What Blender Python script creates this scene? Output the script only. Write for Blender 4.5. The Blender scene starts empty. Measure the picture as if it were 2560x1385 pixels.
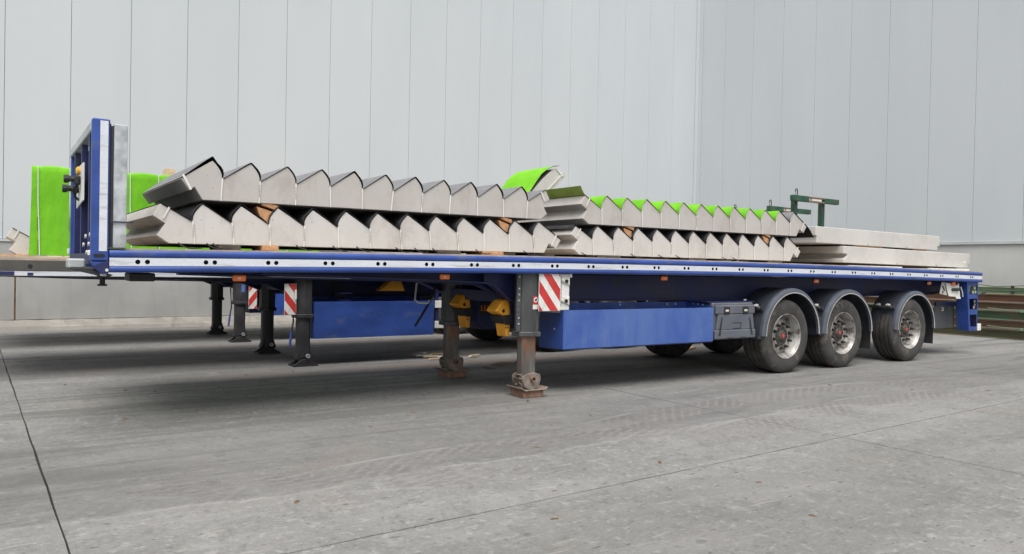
import bpy, math, random
from mathutils import Matrix, Vector
random.seed(7)
R = math.radians
SC = bpy.context.scene
COL = SC.collection

# ------------------------------------------------------------------ camera
cam = bpy.data.cameras.new('camera')
cam.sensor_width = 36.0
cam.lens = 36.0 * 1919.6 / 2560.0
cam.clip_start = 0.05
cam.clip_end = 2000
camo = bpy.data.objects.new('camera', cam)
COL.objects.link(camo)
yaw, pit, rol = 0.5938, 0.0127, -0.0198
fwd = Vector((math.sin(yaw) * math.cos(pit), math.cos(yaw) * math.cos(pit), -math.sin(pit)))
rgt = Vector((math.cos(yaw), -math.sin(yaw), 0))
dwn = fwd.cross(rgt)
r2 = math.cos(rol) * rgt + math.sin(rol) * dwn
d2 = -math.sin(rol) * rgt + math.cos(rol) * dwn
m = Matrix((r2, -d2, -fwd)).transposed().to_4x4()
m.translation = Vector((-0.9552, -6.5256, 1.3743))
camo.matrix_world = m
SC.camera = camo

# ------------------------------------------------------------------ light: overcast day, soft sky from the open yard side
SUN_AZ, SUN_EL = 212.0, 63.0          # azimuth clockwise from +Y, elevation
world = bpy.data.worlds.new('World')
SC.world = world
world.use_nodes = True
nt = world.node_tree
bg = nt.nodes['Background']
sky = nt.nodes.new('ShaderNodeTexSky')
sky.sky_type = 'NISHITA'
sky.sun_disc = False
sky.sun_elevation = R(SUN_EL)
sky.sun_rotation = R(SUN_AZ)
sky.dust_density = 4.0
sky.air_density = 1.0
sky.ozone_density = 1.0
hs = nt.nodes.new('ShaderNodeHueSaturation')
hs.inputs['Saturation'].default_value = 0.22      # cloud veil: nearly colourless sky light
nt.links.new(sky.outputs[0], hs.inputs['Color'])
nt.links.new(hs.outputs[0], bg.inputs['Color'])
bg.inputs['Strength'].default_value = 0.072
sun = bpy.data.lights.new('sun', 'SUN')
sun.energy = 1.5
sun.angle = R(45)
sun.color = (1.0, 0.975, 0.94)
suno = bpy.data.objects.new('sun', sun)
COL.objects.link(suno)
sd = Vector((math.sin(R(SUN_AZ)) * math.cos(R(SUN_EL)), math.cos(R(SUN_AZ)) * math.cos(R(SUN_EL)), math.sin(R(SUN_EL))))
suno.rotation_euler = sd.to_track_quat('Z', 'Y').to_euler()
SC.view_settings.view_transform = 'Standard'
SC.view_settings.look = 'None'
SC.view_settings.gamma = 1.0
SC.view_settings.exposure = 1.24
SC.view_settings.use_curve_mapping = False
SC.cycles.max_bounces = 6
SC.cycles.diffuse_bounces = 4

# ------------------------------------------------------------------ materials
def new_mat(name):
    mt = bpy.data.materials.new(name)
    mt.use_nodes = True
    return mt, mt.node_tree, mt.node_tree.nodes['Principled BSDF']

class NG:
    """tiny node helper"""
    rand = False
    def __init__(s, nt): s.t = nt; s.n = nt.nodes; s.l = nt.links
    def coord(s, scale=(1, 1, 1), rot=(0, 0, 0), loc=(0, 0, 0), out='Object'):
        tc = s.n.new('ShaderNodeTexCoord'); mp = s.n.new('ShaderNodeMapping')
        mp.inputs['Scale'].default_value = scale; mp.inputs['Rotation'].default_value = rot
        mp.inputs['Location'].default_value = loc
        src = tc.outputs[out]
        if s.rand:                                  # shift the pattern from one copy to the next
            oi = s.n.new('ShaderNodeObjectInfo'); sc = s.n.new('ShaderNodeVectorMath'); sc.operation = 'SCALE'
            sc.inputs[0].default_value = (37.0, 11.0, 23.0); s.l.new(oi.outputs['Random'], sc.inputs['Scale'])
            ad = s.n.new('ShaderNodeVectorMath'); ad.operation = 'ADD'; s.l.new(src, ad.inputs[0]); s.l.new(sc.outputs[0], ad.inputs[1]); src = ad.outputs[0]
        s.l.new(src, mp.inputs['Vector']); return mp.outputs[0]
    def noise(s, vec, scale, detail=4, rough=0.55, dist=0.0):
        n = s.n.new('ShaderNodeTexNoise'); n.inputs['Scale'].default_value = scale
        n.inputs['Detail'].default_value = detail; n.inputs['Roughness'].default_value = rough
        n.inputs['Distortion'].default_value = dist
        s.l.new(vec, n.inputs['Vector']); return n.outputs['Fac']
    def ramp(s, fac, a, b, va=0.0, vb=1.0):
        n = s.n.new('ShaderNodeMapRange'); n.inputs['From Min'].default_value = a; n.inputs['From Max'].default_value = b
        n.inputs['To Min'].default_value = va; n.inputs['To Max'].default_value = vb; n.clamp = True
        n.interpolation_type = 'SMOOTHSTEP'
        s.l.new(fac, n.inputs['Value']); return n.outputs[0]
    def mix(s, fac, a, b, mode='MIX'):
        n = s.n.new('ShaderNodeMix'); n.data_type = 'RGBA'; n.blend_type = mode
        for sock, v in ((n.inputs[0], fac), (n.inputs[6], a), (n.inputs[7], b)):
            if isinstance(v, (int, float)): sock.default_value = v
            elif isinstance(v, tuple): sock.default_value = v if len(v) == 4 else (*v, 1)
            else: s.l.new(v, sock)
        return n.outputs[2]
    def math(s, op, a, b=None, c=None):
        n = s.n.new('ShaderNodeMath'); n.operation = op
        for i, v in enumerate((a, b, c)):
            if v is None: continue
            if isinstance(v, (int, float)): n.inputs[i].default_value = v
            else: s.l.new(v, n.inputs[i])
        return n.outputs[0]
    def bump(s, h, strength, dist=0.01):
        n = s.n.new('ShaderNodeBump'); n.inputs['Strength'].default_value = strength
        n.inputs['Distance'].default_value = dist; s.l.new(h, n.inputs['Height']); return n.outputs[0]
    def sep(s, vec):
        n = s.n.new('ShaderNodeSeparateXYZ'); s.l.new(vec, n.inputs[0]); return n.outputs

def mat(name, col, rough=0.6, metal=0.0, var=0.15, scale=3.0, bump=0.0, bscale=40.0, dirt=None, dirt_amt=0.0,
        dirt_scale=1.5, stretch=(1, 1, 1), spec=0.5, fine=0.0, dthr=(0.5, 0.7), rand=False):
    mt, nt, b = new_mat(name); g = NG(nt)
    g.rand = rand
    v = g.coord(stretch)
    n = g.noise(v, scale, 5)
    lo = tuple(max(0, c * (1 - var)) for c in col); hi = tuple(min(1, c * (1 + var)) for c in col)
    c = g.mix(g.ramp(n, 0.3, 0.7), lo, hi)
    if fine:
        f = g.noise(g.coord(), 90, 2)
        c = g.mix(g.ramp(f, 0.35, 0.7, 0, fine), c, tuple(x * 0.6 for x in col))
    if dirt:
        d = g.noise(g.coord(stretch, loc=(3.1, 1.7, 0.4)), dirt_scale, 6, 0.65)
        c = g.mix(g.ramp(d, dthr[0], dthr[1], 0, dirt_amt), c, dirt)
    nt.links.new(c, b.inputs['Base Color'])
    rr = g.ramp(n, 0.2, 0.8, max(0.02, rough - 0.08), min(1, rough + 0.08))
    nt.links.new(rr, b.inputs['Roughness'])
    b.inputs['Metallic'].default_value = metal
    b.inputs['Specular IOR Level'].default_value = spec
    if bump:
        h = g.noise(g.coord(), bscale, 4)
        nt.links.new(g.bump(h, bump), b.inputs['Normal'])
    return mt

BLUE = (0.026, 0.066, 0.275)
M = {}
M['blue'] = mat('blue_paint', BLUE, 0.42, var=0.24, scale=2.2, dirt=(0.075, 0.10, 0.20), dirt_amt=0.7, dirt_scale=4, stretch=(.7, 1, 1.6), dthr=(.54, .72), fine=.25, bump=0.06, bscale=25)
M['blue_faded'] = mat('faded_blue_paint', (0.058, 0.118, 0.345), 0.5, var=0.16, scale=1.6, dirt=(0.030, 0.078, 0.33), dirt_amt=0.7, dirt_scale=2.2, stretch=(1, 1, .5), bump=0.04, bscale=25)
M['blue_shaded'] = mat('shaded_blue_paint', (0.012, 0.018, 0.085), 0.5, var=0.25, scale=2.0, dirt=(0.028, 0.027, 0.03), dirt_amt=0.7, dirt_scale=2.2, bump=0.08, bscale=20)  # same blue, darkened to carry the shade of chassis and recesses
M['black'] = mat('black_parts', (0.018, 0.018, 0.02), 0.6, var=0.3, dirt=(0.05, 0.045, 0.04), dirt_amt=0.5)
M['void'] = mat('dark_inside', (0.012, 0.012, 0.016), 0.8)  # near-black paints the shade inside holes and slots
M['white'] = mat('white_strip', (0.62, 0.645, 0.69), 0.35, var=0.05, scale=2, dirt=(0.34, 0.35, 0.37), dirt_amt=0.75, dirt_scale=4, stretch=(.5, 1, 4), dthr=(.50, .72), fine=.25)
M['white_part'] = mat('white_parts', (0.70, 0.70, 0.67), 0.45, var=0.08, dirt=(0.35, 0.33, 0.28), dirt_amt=0.5, dirt_scale=6)
M['steel'] = mat('galvanised_steel', (0.50, 0.52, 0.54), 0.42, 0.55, var=0.22, scale=9, bump=0.35, bscale=14, dirt=(0.30, 0.30, 0.31), dirt_amt=0.7, dirt_scale=7)
M['leg'] = mat('leg_steel', (0.085, 0.088, 0.09), 0.5, 0.25, var=0.3, scale=4, dirt=(0.05, 0.05, 0.05), dirt_amt=0.6, stretch=(1, 1, .4), bump=.15, bscale=30)
M['legrust'] = mat('worn_leg_tube', (0.145, 0.135, 0.125), 0.45, 0.35, var=0.35, scale=9, stretch=(1, 1, .25), dirt=(0.24, 0.10, 0.045), dirt_amt=0.85, dirt_scale=7, dthr=(.47, .6))
M['legshade'] = mat('shaded_leg_steel', (0.035, 0.036, 0.04), 0.5, 0.2, var=0.3, scale=4, dirt=(0.02, 0.02, 0.02), dirt_amt=0.6)  # leg steel with the shade under the rear trailers put into its colour
M['foot'] = mat('rusty_foot', (0.20, 0.165, 0.14), 0.75, 0.1, var=0.3, scale=12, dirt=(0.24, 0.105, 0.055), dirt_amt=0.8, dirt_scale=6, bump=.3, bscale=60)
M['rustbox'] = mat('rust_tray', (0.21, 0.12, 0.08), 0.8, 0.0, var=0.3, scale=14, dirt=(0.11, 0.075, 0.055), dirt_amt=0.7, dirt_scale=5, bump=.3, bscale=60)
M['rubber'] = mat('tyre_rubber', (0.046, 0.044, 0.042), 0.72, var=0.3, scale=4, dirt=(0.125, 0.105, 0.085), dirt_amt=0.75, dirt_scale=4.5, fine=.3, bump=.12, bscale=50, rand=True)
M['letter'] = mat('raised_rubber_letter', (0.028, 0.027, 0.027), 0.6)
M['rim'] = mat('wheel_rim_silver', (0.36, 0.35, 0.33), 0.5, 0.35, var=0.2, scale=10, dirt=(0.10, 0.085, 0.07), dirt_amt=0.9, dirt_scale=8, dthr=(.46, .62), rand=True)
M['hub'] = mat('wheel_hub_iron', (0.085, 0.076, 0.068), 0.65, 0.4, var=0.3, scale=20, dirt=(0.11, 0.065, 0.04), dirt_amt=0.5, dirt_scale=12, rand=True)
M['nut'] = mat('wheel_nut_iron', (0.045, 0.042, 0.04), 0.5, 0.5)
M['redcap'] = mat('red_hub_cap', (0.62, 0.05, 0.04), 0.5)
M['fender'] = mat('fender_plastic', (0.030, 0.034, 0.046), 0.48, var=0.18, scale=3, dirt=(0.07, 0.07, 0.073), dirt_amt=0.4, dirt_scale=2.5, rand=True)
M['fenderlip'] = mat('fender_lip_plastic', (0.070, 0.080, 0.102), 0.45, var=0.12, scale=4, dirt=(0.12, 0.12, 0.12), dirt_amt=0.3, rand=True)
M['trim'] = mat('pale_trim', (0.55, 0.54, 0.50), 0.55, var=0.1, scale=6)
M['toolbox'] = mat('toolbox_plastic', (0.095, 0.105, 0.128), 0.55, var=0.1, scale=3, dirt=(0.15, 0.15, 0.155), dirt_amt=0.4, dirt_scale=2)
M['orange'] = mat('orange_lens', (0.80, 0.17, 0.03), 0.3, var=0.08)
M['chock'] = mat('orange_chock_plastic', (0.80, 0.36, 0.03), 0.5, var=0.15, scale=5, dirt=(0.25, 0.13, 0.04), dirt_amt=0.5)
M['red'] = mat('red_reflective', (0.50, 0.035, 0.032), 0.4, var=0.12, scale=6, dirt=(0.3, 0.12, 0.1), dirt_amt=.4)
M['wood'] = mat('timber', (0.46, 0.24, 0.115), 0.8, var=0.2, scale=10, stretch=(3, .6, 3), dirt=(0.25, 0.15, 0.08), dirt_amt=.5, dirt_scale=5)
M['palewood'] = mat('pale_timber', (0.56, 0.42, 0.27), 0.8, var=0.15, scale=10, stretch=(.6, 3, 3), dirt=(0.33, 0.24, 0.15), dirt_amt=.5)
M['shaded_wood'] = mat('shaded_timber', (0.075, 0.06, 0.045), 0.85, var=0.3, scale=8)  # bearer timber with the shade beneath the load put into its colour
M['deckwood'] = mat('deck_plywood', (0.40, 0.33, 0.26), 0.85, var=0.2, scale=4, dirt=(0.2, 0.17, 0.14), dirt_amt=.6)
def precast(name, a, b_, stain, seed):
    mt, nt, b = new_mat(name); g = NG(nt)
    n = g.noise(g.coord(loc=(seed, 0, 0)), 1.5, 6, .6)
    st = g.noise(g.coord((1, 1, .7), loc=(0, seed, 3)), 2.6, 7, .7)
    run = g.noise(g.coord((6, 6, .5), loc=(seed, 2, 0)), 1.5, 5, .6)
    po = g.noise(g.coord(loc=(0, 0, seed)), 42, 2, .5)
    f = g.noise(g.coord(), 110, 3, .6)
    c = g.mix(g.ramp(n, .3, .7), a, b_)
    c = g.mix(g.ramp(st, .48, .68, 0, .6), c, stain)
    c = g.mix(g.ramp(st, .42, .30, 0, .5), c, tuple(min(1, x * 1.14) for x in b_))
    c = g.mix(g.ramp(run, .58, .75, 0, .35), c, tuple(x * .75 for x in stain))
    c = g.mix(g.ramp(po, .70, .74, 0, .8), c, tuple(x * .4 for x in stain))
    c = g.mix(g.ramp(f, .5, .75, 0, .25), c, tuple(x * .7 for x in a))
    nt.links.new(c, b.inputs['Base Color']); b.inputs['Roughness'].default_value = .88
    b.inputs['Specular IOR Level'].default_value = .3
    nt.links.new(g.bump(g.math('ADD', g.math('MULTIPLY', f, .5), g.ramp(po, .76, .66)), .3, .004), b.inputs['Normal'])
    return mt
M['precast'] = precast('precast_concrete', (0.505, 0.485, 0.455), (0.55, 0.53, 0.50), (0.39, 0.355, 0.325), 1.0)
M['precast_b'] = precast('precast_concrete_rosy', (0.43, 0.405, 0.378), (0.47, 0.447, 0.42), (0.335, 0.30, 0.278), 5.0)
M['slabconc'] = mat('landing_concrete', (0.53, 0.515, 0.485), 0.85, var=0.08, scale=1.3, dirt=(0.40, 0.37, 0.33), dirt_amt=0.45, dirt_scale=2.5, bump=0.1, bscale=70, spec=.3, fine=.12)
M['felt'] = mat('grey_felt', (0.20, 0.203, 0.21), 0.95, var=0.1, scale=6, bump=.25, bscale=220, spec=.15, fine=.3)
M['feltlow'] = mat('shaded_grey_felt', (0.045, 0.045, 0.048), 0.95, var=0.2, scale=6, bump=.25, bscale=220, spec=.1)  # felt of the lower flights, shade from the upper ones put into colour
M['feltdark'] = mat('dark_felt_backing', (0.022, 0.022, 0.024), 0.95, var=0.2, spec=.1)
M['strap'] = mat('white_strap', (0.66, 0.65, 0.61), 0.5, var=0.06)
M['ink'] = mat('black_ink', (0.02, 0.02, 0.02), 0.6)
M['blackstrap'] = mat('black_rope', (0.012, 0.012, 0.012), 0.7)
M['bluelabel'] = mat('blue_sticker', (0.10, 0.16, 0.40), 0.5)
M['yellow'] = mat('yellow_cap', (0.62, 0.38, 0.06), 0.5)
M['ptgreen'] = mat('pale_green_steel', (0.31, 0.40, 0.26), 0.55, var=0.12, dirt=(0.3, 0.22, 0.14), dirt_amt=.4, dirt_scale=2, stretch=(1, .5, 2))
M['dkgreen'] = mat('dark_green_steel', (0.018, 0.072, 0.044), 0.55, var=0.25, scale=5, dirt=(0.15, 0.085, 0.05), dirt_amt=.6, dirt_scale=3)
M['midgreen'] = mat('weathered_green_steel', (0.075, 0.135, 0.075), 0.6, var=0.25, scale=3, dirt=(0.24, 0.13, 0.075), dirt_amt=.7, dirt_scale=2.5, stretch=(1, .5, 2))
M['rust1'] = mat('rusty_steel', (0.23, 0.125, 0.08), 0.8, var=0.2, scale=3, dirt=(0.16, 0.12, 0.09), dirt_amt=.6, dirt_scale=3, stretch=(1, .4, 2))
M['rust2'] = mat('brown_rusty_steel', (0.20, 0.125, 0.08), 0.8, var=0.2, scale=3, dirt=(0.09, 0.10, 0.06), dirt_amt=.7, dirt_scale=2, stretch=(1, .4, 2))
M['olive'] = mat('olive_steel', (0.115, 0.115, 0.065), 0.7, var=0.25, scale=3, dirt=(0.22, 0.12, 0.07), dirt_amt=.6, dirt_scale=3, stretch=(1, .4, 2))
M['dirtygrey'] = mat('mud_grey_rail', (0.072, 0.068, 0.060), 0.7, var=0.2, scale=4, dirt=(0.045, 0.07, 0.22), dirt_amt=.55, dirt_scale=1.2, dthr=(.58, .66))
M['greenwire'] = mat('green_wire', (0.16, 0.27, 0.16), 0.5)
M['litterblue'] = mat('blue_plastic', (0.03, 0.20, 0.62), 0.4)
M['litterred'] = mat('red_plastic', (0.6, 0.05, 0.05), 0.4)
M['leaf'] = mat('dry_leaf', (0.13, 0.085, 0.05), 0.8, var=.4)
M['lamp_grey'] = mat('grey_rubber', (0.36, 0.38, 0.38), 0.6, var=.1)
M['sandy'] = mat('sand_dust', (0.33, 0.27, 0.22), 0.95, var=.2, scale=9)

def faded_blue():
    mt, nt, b = new_mat('faded_blue_paint'); g = NG(nt)
    n = g.noise(g.coord((1, 1, .6)), 1.4, 6, .65)
    st = g.noise(g.coord((5, 5, .35), loc=(2, 0, 1)), 1.3, 6, .7)
    sc = g.noise(g.coord((.8, .8, 22), (0, R(8), 0)), 3.0, 3, .5)
    sp = g.noise(g.coord(), 70, 3, .6)
    c = g.mix(g.ramp(n, .36, .62), (0.036, 0.086, 0.315), (0.070, 0.132, 0.355))
    c = g.mix(g.ramp(st, .52, .70, 0, .45), c, (0.12, 0.17, 0.34))
    c = g.mix(g.ramp(st, .45, .30, 0, .6), c, (0.022, 0.062, 0.29))
    c = g.mix(g.ramp(sc, .70, .74, 0, .5), c, (0.20, 0.24, 0.36))
    c = g.mix(g.ramp(sp, .68, .74, 0, .5), c, (0.30, 0.31, 0.33))
    z = g.sep(g.coord())[2]
    nt.links.new(c, b.inputs['Base Color'])
    nt.links.new(g.ramp(st, .3, .7, .38, .62), b.inputs['Roughness'])
    w = g.noise(g.coord(), 2.5, 3)
    nt.links.new(g.bump(w, .25, .02), b.inputs['Normal'])
    return mt
M['blue_faded'] = faded_blue()
def green_felt():
    mt, nt, b = new_mat('green_felt'); g = NG(nt)
    n = g.noise(g.coord(), 2.2, 6, .65); f = g.noise(g.coord(), 160, 2)
    v = g.noise(g.coord((3, 3, .5)), 1.6, 5, .6)
    c = g.mix(g.ramp(n, .3, .7), (0.125, 0.385, 0.020), (0.185, 0.50, 0.030))
    c = g.mix(g.ramp(f, .4, .75, 0, .3), c, (0.10, 0.32, 0.016))
    c = g.mix(g.ramp(v, .55, .75, 0, .35), c, (0.21, 0.42, 0.07))
    nt.links.new(c, b.inputs['Base Color']); b.inputs['Roughness'].default_value = .95
    b.inputs['Specular IOR Level'].default_value = .1
    wv = g.noise(g.coord((1, 1, .45)), 3.2, 3, .5)
    n1 = g.bump(f, .25)
    bn = nt.nodes.new('ShaderNodeBump'); bn.inputs['Strength'].default_value = .8; bn.inputs['Distance'].default_value = .05
    nt.links.new(wv, bn.inputs['Height']); nt.links.new(n1, bn.inputs['Normal'])
    nt.links.new(bn.outputs[0], b.inputs['Normal'])
    return mt
M['green'] = green_felt()
M['greenback'] = mat('green_felt_back', (0.27, 0.36, 0.085), .95, var=.12, scale=6, spec=.1)  # olive tone paints light shining through the felt

def ground_mat():
    mt, nt, b = new_mat('yard_concrete'); g = NG(nt)
    w = g.coord()                                   # slabs keep the yard's own coordinates
    rot = (0, 0, R(4))
    big = g.noise(g.coord(), 0.42, 5, .6, .4)
    blot = g.noise(g.coord(loc=(5, 9, 0)), 1.3, 8, .7, .5)
    mott = g.noise(g.coord(loc=(1, 4, 0)), 7.0, 8, .75, .3)
    streak = g.noise(g.coord((.22, 1.2, 1), rot), 1.3, 7, .68, .8)
    streak2 = g.noise(g.coord((.5, 4.0, 1), (0, 0, R(9)), (4, 2, 0)), 1.8, 6, .7, .5)
    fine = g.noise(w, 34, 6, .8)
    grit = g.noise(w, 75, 3, .6)
    c = g.mix(g.ramp(big, .3, .7), (0.160, 0.158, 0.151), (0.208, 0.205, 0.197))
    c = g.mix(g.ramp(blot, .46, .66, 0, .7), c, (0.136, 0.135, 0.130))
    c = g.mix(g.ramp(mott, .50, .68, 0, .55), c, (0.250, 0.246, 0.237))
    c = g.mix(g.ramp(mott, .46, .30, 0, .55), c, (0.118, 0.116, 0.112))
    c = g.mix(g.ramp(streak, .50, .66, 0, .5), c, (0.245, 0.242, 0.234))
    c = g.mix(g.ramp(streak, .45, .32, 0, .5), c, (0.118, 0.115, 0.111))
    c = g.mix(g.ramp(streak2, .58, .70, 0, .5), c, (0.285, 0.279, 0.268))
    # pinkish worn spots
    pk = g.noise(g.coord(loc=(13, 3, 0)), 0.9, 6, .7)
    c = g.mix(g.ramp(pk, .56, .70, 0, .45), c, (0.235, 0.196, 0.172))
    c = g.mix(g.ramp(fine, .45, .75, 0, .6), c, (0.30, 0.295, 0.285))
    c = g.mix(g.ramp(fine, .46, .25, 0, .5), c, (0.09, 0.088, 0.085))
    c = g.mix(g.ramp(grit, .60, .70, 0, .7), c, (0.075, 0.072, 0.07))
    sp1 = g.noise(g.coord(loc=(31, 2, 0)), 15, 3, .6, .2); sp2 = g.noise(g.coord(loc=(2, 37, 0)), 12, 3, .6, .2)
    c = g.mix(g.ramp(sp1, .58, .66, 0, .55), c, (0.30, 0.296, 0.287))
    c = g.mix(g.ramp(sp2, .60, .68, 0, .55), c, (0.10, 0.098, 0.094))
    sp3 = g.noise(g.coord((1, .6, 1), loc=(9, 17, 0)), 5.0, 4, .65, .6)
    c = g.mix(g.ramp(sp3, .60, .66, 0, .35), c, (0.12, 0.117, 0.112))
    c = g.mix(g.ramp(sp3, .38, .33, 0, .40), c, (0.28, 0.274, 0.262))
    # scattered pale scuffs and dark specks, drawn out along the driving direction
    sc = g.noise(g.coord((1.5, 9, 1), (0, 0, R(12)), (2, 7, 0)), 2.2, 3, .5)
    c = g.mix(g.ramp(sc, .63, .70, 0, .75), c, (0.269, 0.259, 0.244))
    sp = g.noise(g.coord((3, 9, 1), (0, 0, R(-6)), (8, 1, 0)), 4.0, 2, .5)
    c = g.mix(g.ramp(sp, .66, .72, 0, .75), c, (0.052, 0.049, 0.047))
    # grimy driving lane in front of the trailers, with ragged and partly scuffed edges
    s0 = g.sep(w)
    ln = g.noise(g.coord((.35, 1, 1), loc=(7, 2, 0)), 1.2, 6, .65)
    ly = g.math('ADD', s0[1], g.math('MULTIPLY', g.math('SUBTRACT', ln, .5), 1.3))
    wip = g.noise(g.coord((.10, 1.25, 1), (0, 0, R(3)), (3, 6, 0)), 1.5, 7, .62, .6)
    wm = g.ramp(s0[1], -2.1, -1.2)
    c = g.mix(g.math('MULTIPLY', wm, g.ramp(wip, .50, .40, 0, .55)), c, (0.092, 0.090, 0.087))
    c = g.mix(g.math('MULTIPLY', wm, g.ramp(wip, .56, .64, 0, .30)), c, (0.26, 0.256, 0.246))
    oil = g.noise(g.coord(loc=(21, 8, 0)), 1.7, 3, .5, .4)
    c = g.mix(g.ramp(oil, .70, .76, 0, .55), c, (0.065, 0.063, 0.06))
    lane = g.math('MULTIPLY', g.ramp(ly, -1.95, -1.80), g.ramp(ly, .5, -.4))
    c = g.mix(g.math('MULTIPLY', lane, .36), c, (0.095, 0.092, 0.088))
    lane2 = g.math('MULTIPLY', g.ramp(ly, -4.3, -4.1), g.ramp(ly, -3.0, -3.2))
    c = g.mix(g.math('MULTIPLY', lane2, .18), c, (0.10, 0.098, 0.092))
    le = g.ramp(g.math('ABSOLUTE', g.math('ADD', ly, 1.92)), .05, .0)
    c = g.mix(g.math('MULTIPLY', le, g.ramp(streak2, .4, .6, 0, .6)), c, (0.27, 0.265, 0.255))
    # sandy dirt swept between the parked trailers
    s = g.sep(w); yy = s[1]; xx = s[0]
    dn = g.noise(g.coord((.5, 1.6, 1), loc=(1, 5, 0)), 1.5, 6, .65)
    for yc, hw, amt in ((2.95, .50, .85), (6.35, .45, .75), (9.9, .4, .8)):
        band = g.ramp(g.math('ABSOLUTE', g.math('SUBTRACT', yy, yc)), hw, 0, 0, 1)
        k = g.math('MULTIPLY', g.math('MULTIPLY', band, g.ramp(dn, .33, .6)), g.ramp(xx, .3, 3.0))
        c = g.mix(g.math('MULTIPLY', k, amt), c, (0.235, 0.188, 0.156))
    # tread prints of turning wheels: dashes along wide arcs
    hsum = None
    for cx, cy, rad, a0, a1, wd, dash in ((2.3, -8.0, 6.35, 62, 118, .20, 150), (6.5, -12.4, 11.3, 68, 112, .26, 250),
                                          (6.8, -11.6, 9.75, 72, 112, .24, 230), (4.2, 6.8, 9.35, 238, 262, .22, 190)):
        dx = g.math('SUBTRACT', xx, cx); dy = g.math('SUBTRACT', yy, cy)
        rr = g.math('SQRT', g.math('ADD', g.math('MULTIPLY', dx, dx), g.math('MULTIPLY', dy, dy)))
        an = g.math('ARCTAN2', dy, dx)
        off = g.math('SUBTRACT', rr, rad)
        inb = g.ramp(g.math('ABSOLUTE', off), wd, wd * .8)
        aa = R(a0 if a0 < 180 else a0 - 360); ab = R(a1 if a1 < 180 else a1 - 360)
        ends = g.math('MULTIPLY', g.ramp(an, aa, aa + R(12)), g.ramp(an, ab, ab - R(12)))
        ph = g.math('ADD', g.math('MULTIPLY', an, float(dash) * 1.9), g.math('MULTIPLY', off, 60.0))
        rib = g.math('SINE', g.math('MULTIPLY', off, 95.0))
        lug = g.ramp(g.math('ADD', g.math('SINE', ph), g.math('MULTIPLY', rib, .6)), .1, .9)
        patch = g.ramp(g.noise(g.coord(loc=(cx, rad, 0)), 1.6, 6, .7), .42, .60)
        k = g.math('MULTIPLY', g.math('MULTIPLY', inb, ends), patch)
        c = g.mix(g.math('MULTIPLY', k, .40), c, (0.118, 0.106, 0.103))
        c = g.mix(g.math('MULTIPLY', g.math('MULTIPLY', k, lug), .30), c, (0.30, 0.296, 0.286))
        edge = g.ramp(g.math('ABSOLUTE', g.math('SUBTRACT', off, wd)), .03, .008)
        ek = g.math('MULTIPLY', g.math('MULTIPLY', edge, ends), g.ramp(g.noise(g.coord(loc=(rad, 0, 0)), 1.4, 4), .45, .6))
        c = g.mix(g.math('MULTIPLY', ek, .55), c, (0.269, 0.267, 0.259))
    nt.links.new(c, b.inputs['Base Color'])
    nt.links.new(g.ramp(blot, .3, .7, .72, .9), b.inputs['Roughness'])
    b.inputs['Specular IOR Level'].default_value = .35
    hh = g.math('ADD', g.math('MULTIPLY', fine, .6), grit)
    nt.links.new(g.bump(hh, .22, .004), b.inputs['Normal'])
    return mt
M['ground'] = ground_mat()
M['joint'] = mat('joint_dirt', (0.055, 0.050, 0.042), 0.95, var=.4, scale=8)

def wall_mat():
    mt, nt, b = new_mat('cladding_panel'); g = NG(nt)
    n = g.noise(g.coord((1, 1, .25)), .7, 5)
    v = g.noise(g.coord((1, 1, .06), loc=(2, 2, 2)), 5, 3)
    c = g.mix(g.ramp(n, .3, .7), (0.485, 0.517, 0.537), (0.515, 0.544, 0.561))
    c = g.mix(g.ramp(v, .5, .8, 0, .12), c, (0.462, 0.491, 0.51))
    oi = nt.nodes.new('ShaderNodeObjectInfo')
    c = g.mix(g.math('MULTIPLY', oi.outputs['Random'], .35), c, (0.466, 0.496, 0.516))
    d = g.noise(g.coord((6, 6, .35), loc=(3, 0, 1)), 1.1, 6, .7)
    c = g.mix(g.ramp(d, .62, .80, 0, .30), c, (0.41, 0.43, 0.44))
    nt.links.new(c, b.inputs['Base Color'])
    b.inputs['Roughness'].default_value = .5; b.inputs['Specular IOR Level'].default_value = .35
    w = g.noise(g.coord((.6, .6, 14)), 6, 2)
    nt.links.new(g.bump(w, .05, .004), b.inputs['Normal'])
    return mt
M['panel'] = wall_mat()

def plinth_mat(name, a, bcol, dk):
    mt, nt, b = new_mat(name); g = NG(nt)
    n = g.noise(g.coord(), .9, 5)
    v = g.noise(g.coord((2.2, 2.2, .22), loc=(1, 1, 0)), 1.9, 6, .65)
    f = g.noise(g.coord(), 60, 3)
    c = g.mix(g.ramp(n, .3, .7), a, bcol)
    c = g.mix(g.ramp(v, .48, .75, 0, .6), c, dk)
    c = g.mix(g.ramp(f, .6, .75, 0, .3), c, dk)
    nt.links.new(c, b.inputs['Base Color']); b.inputs['Roughness'].default_value = .88
    nt.links.new(g.bump(f, .12), b.inputs['Normal'])
    return mt
M['plinth'] = plinth_mat('plinth_concrete', (0.31, 0.31, 0.297), (0.38, 0.378, 0.362), (0.255, 0.255, 0.245))
M['footing'] = plinth_mat('footing_concrete', (0.27, 0.25, 0.225), (0.34, 0.32, 0.285), (0.15, 0.13, 0.11))
M['plinth_r'] = plinth_mat('pale_plinth_concrete', (0.45, 0.45, 0.44), (0.50, 0.50, 0.49), (0.42, 0.42, 0.41))
M['sill'] = mat('sill_flashing', (0.50, 0.51, 0.51), .5, .2, var=.06)
M['gap'] = mat('panel_gap', (0.16, 0.165, 0.17), .8)
M['rustjoint'] = mat('rusty_joint', (0.22, 0.085, 0.035), .9, var=.4, scale=10)

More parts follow.
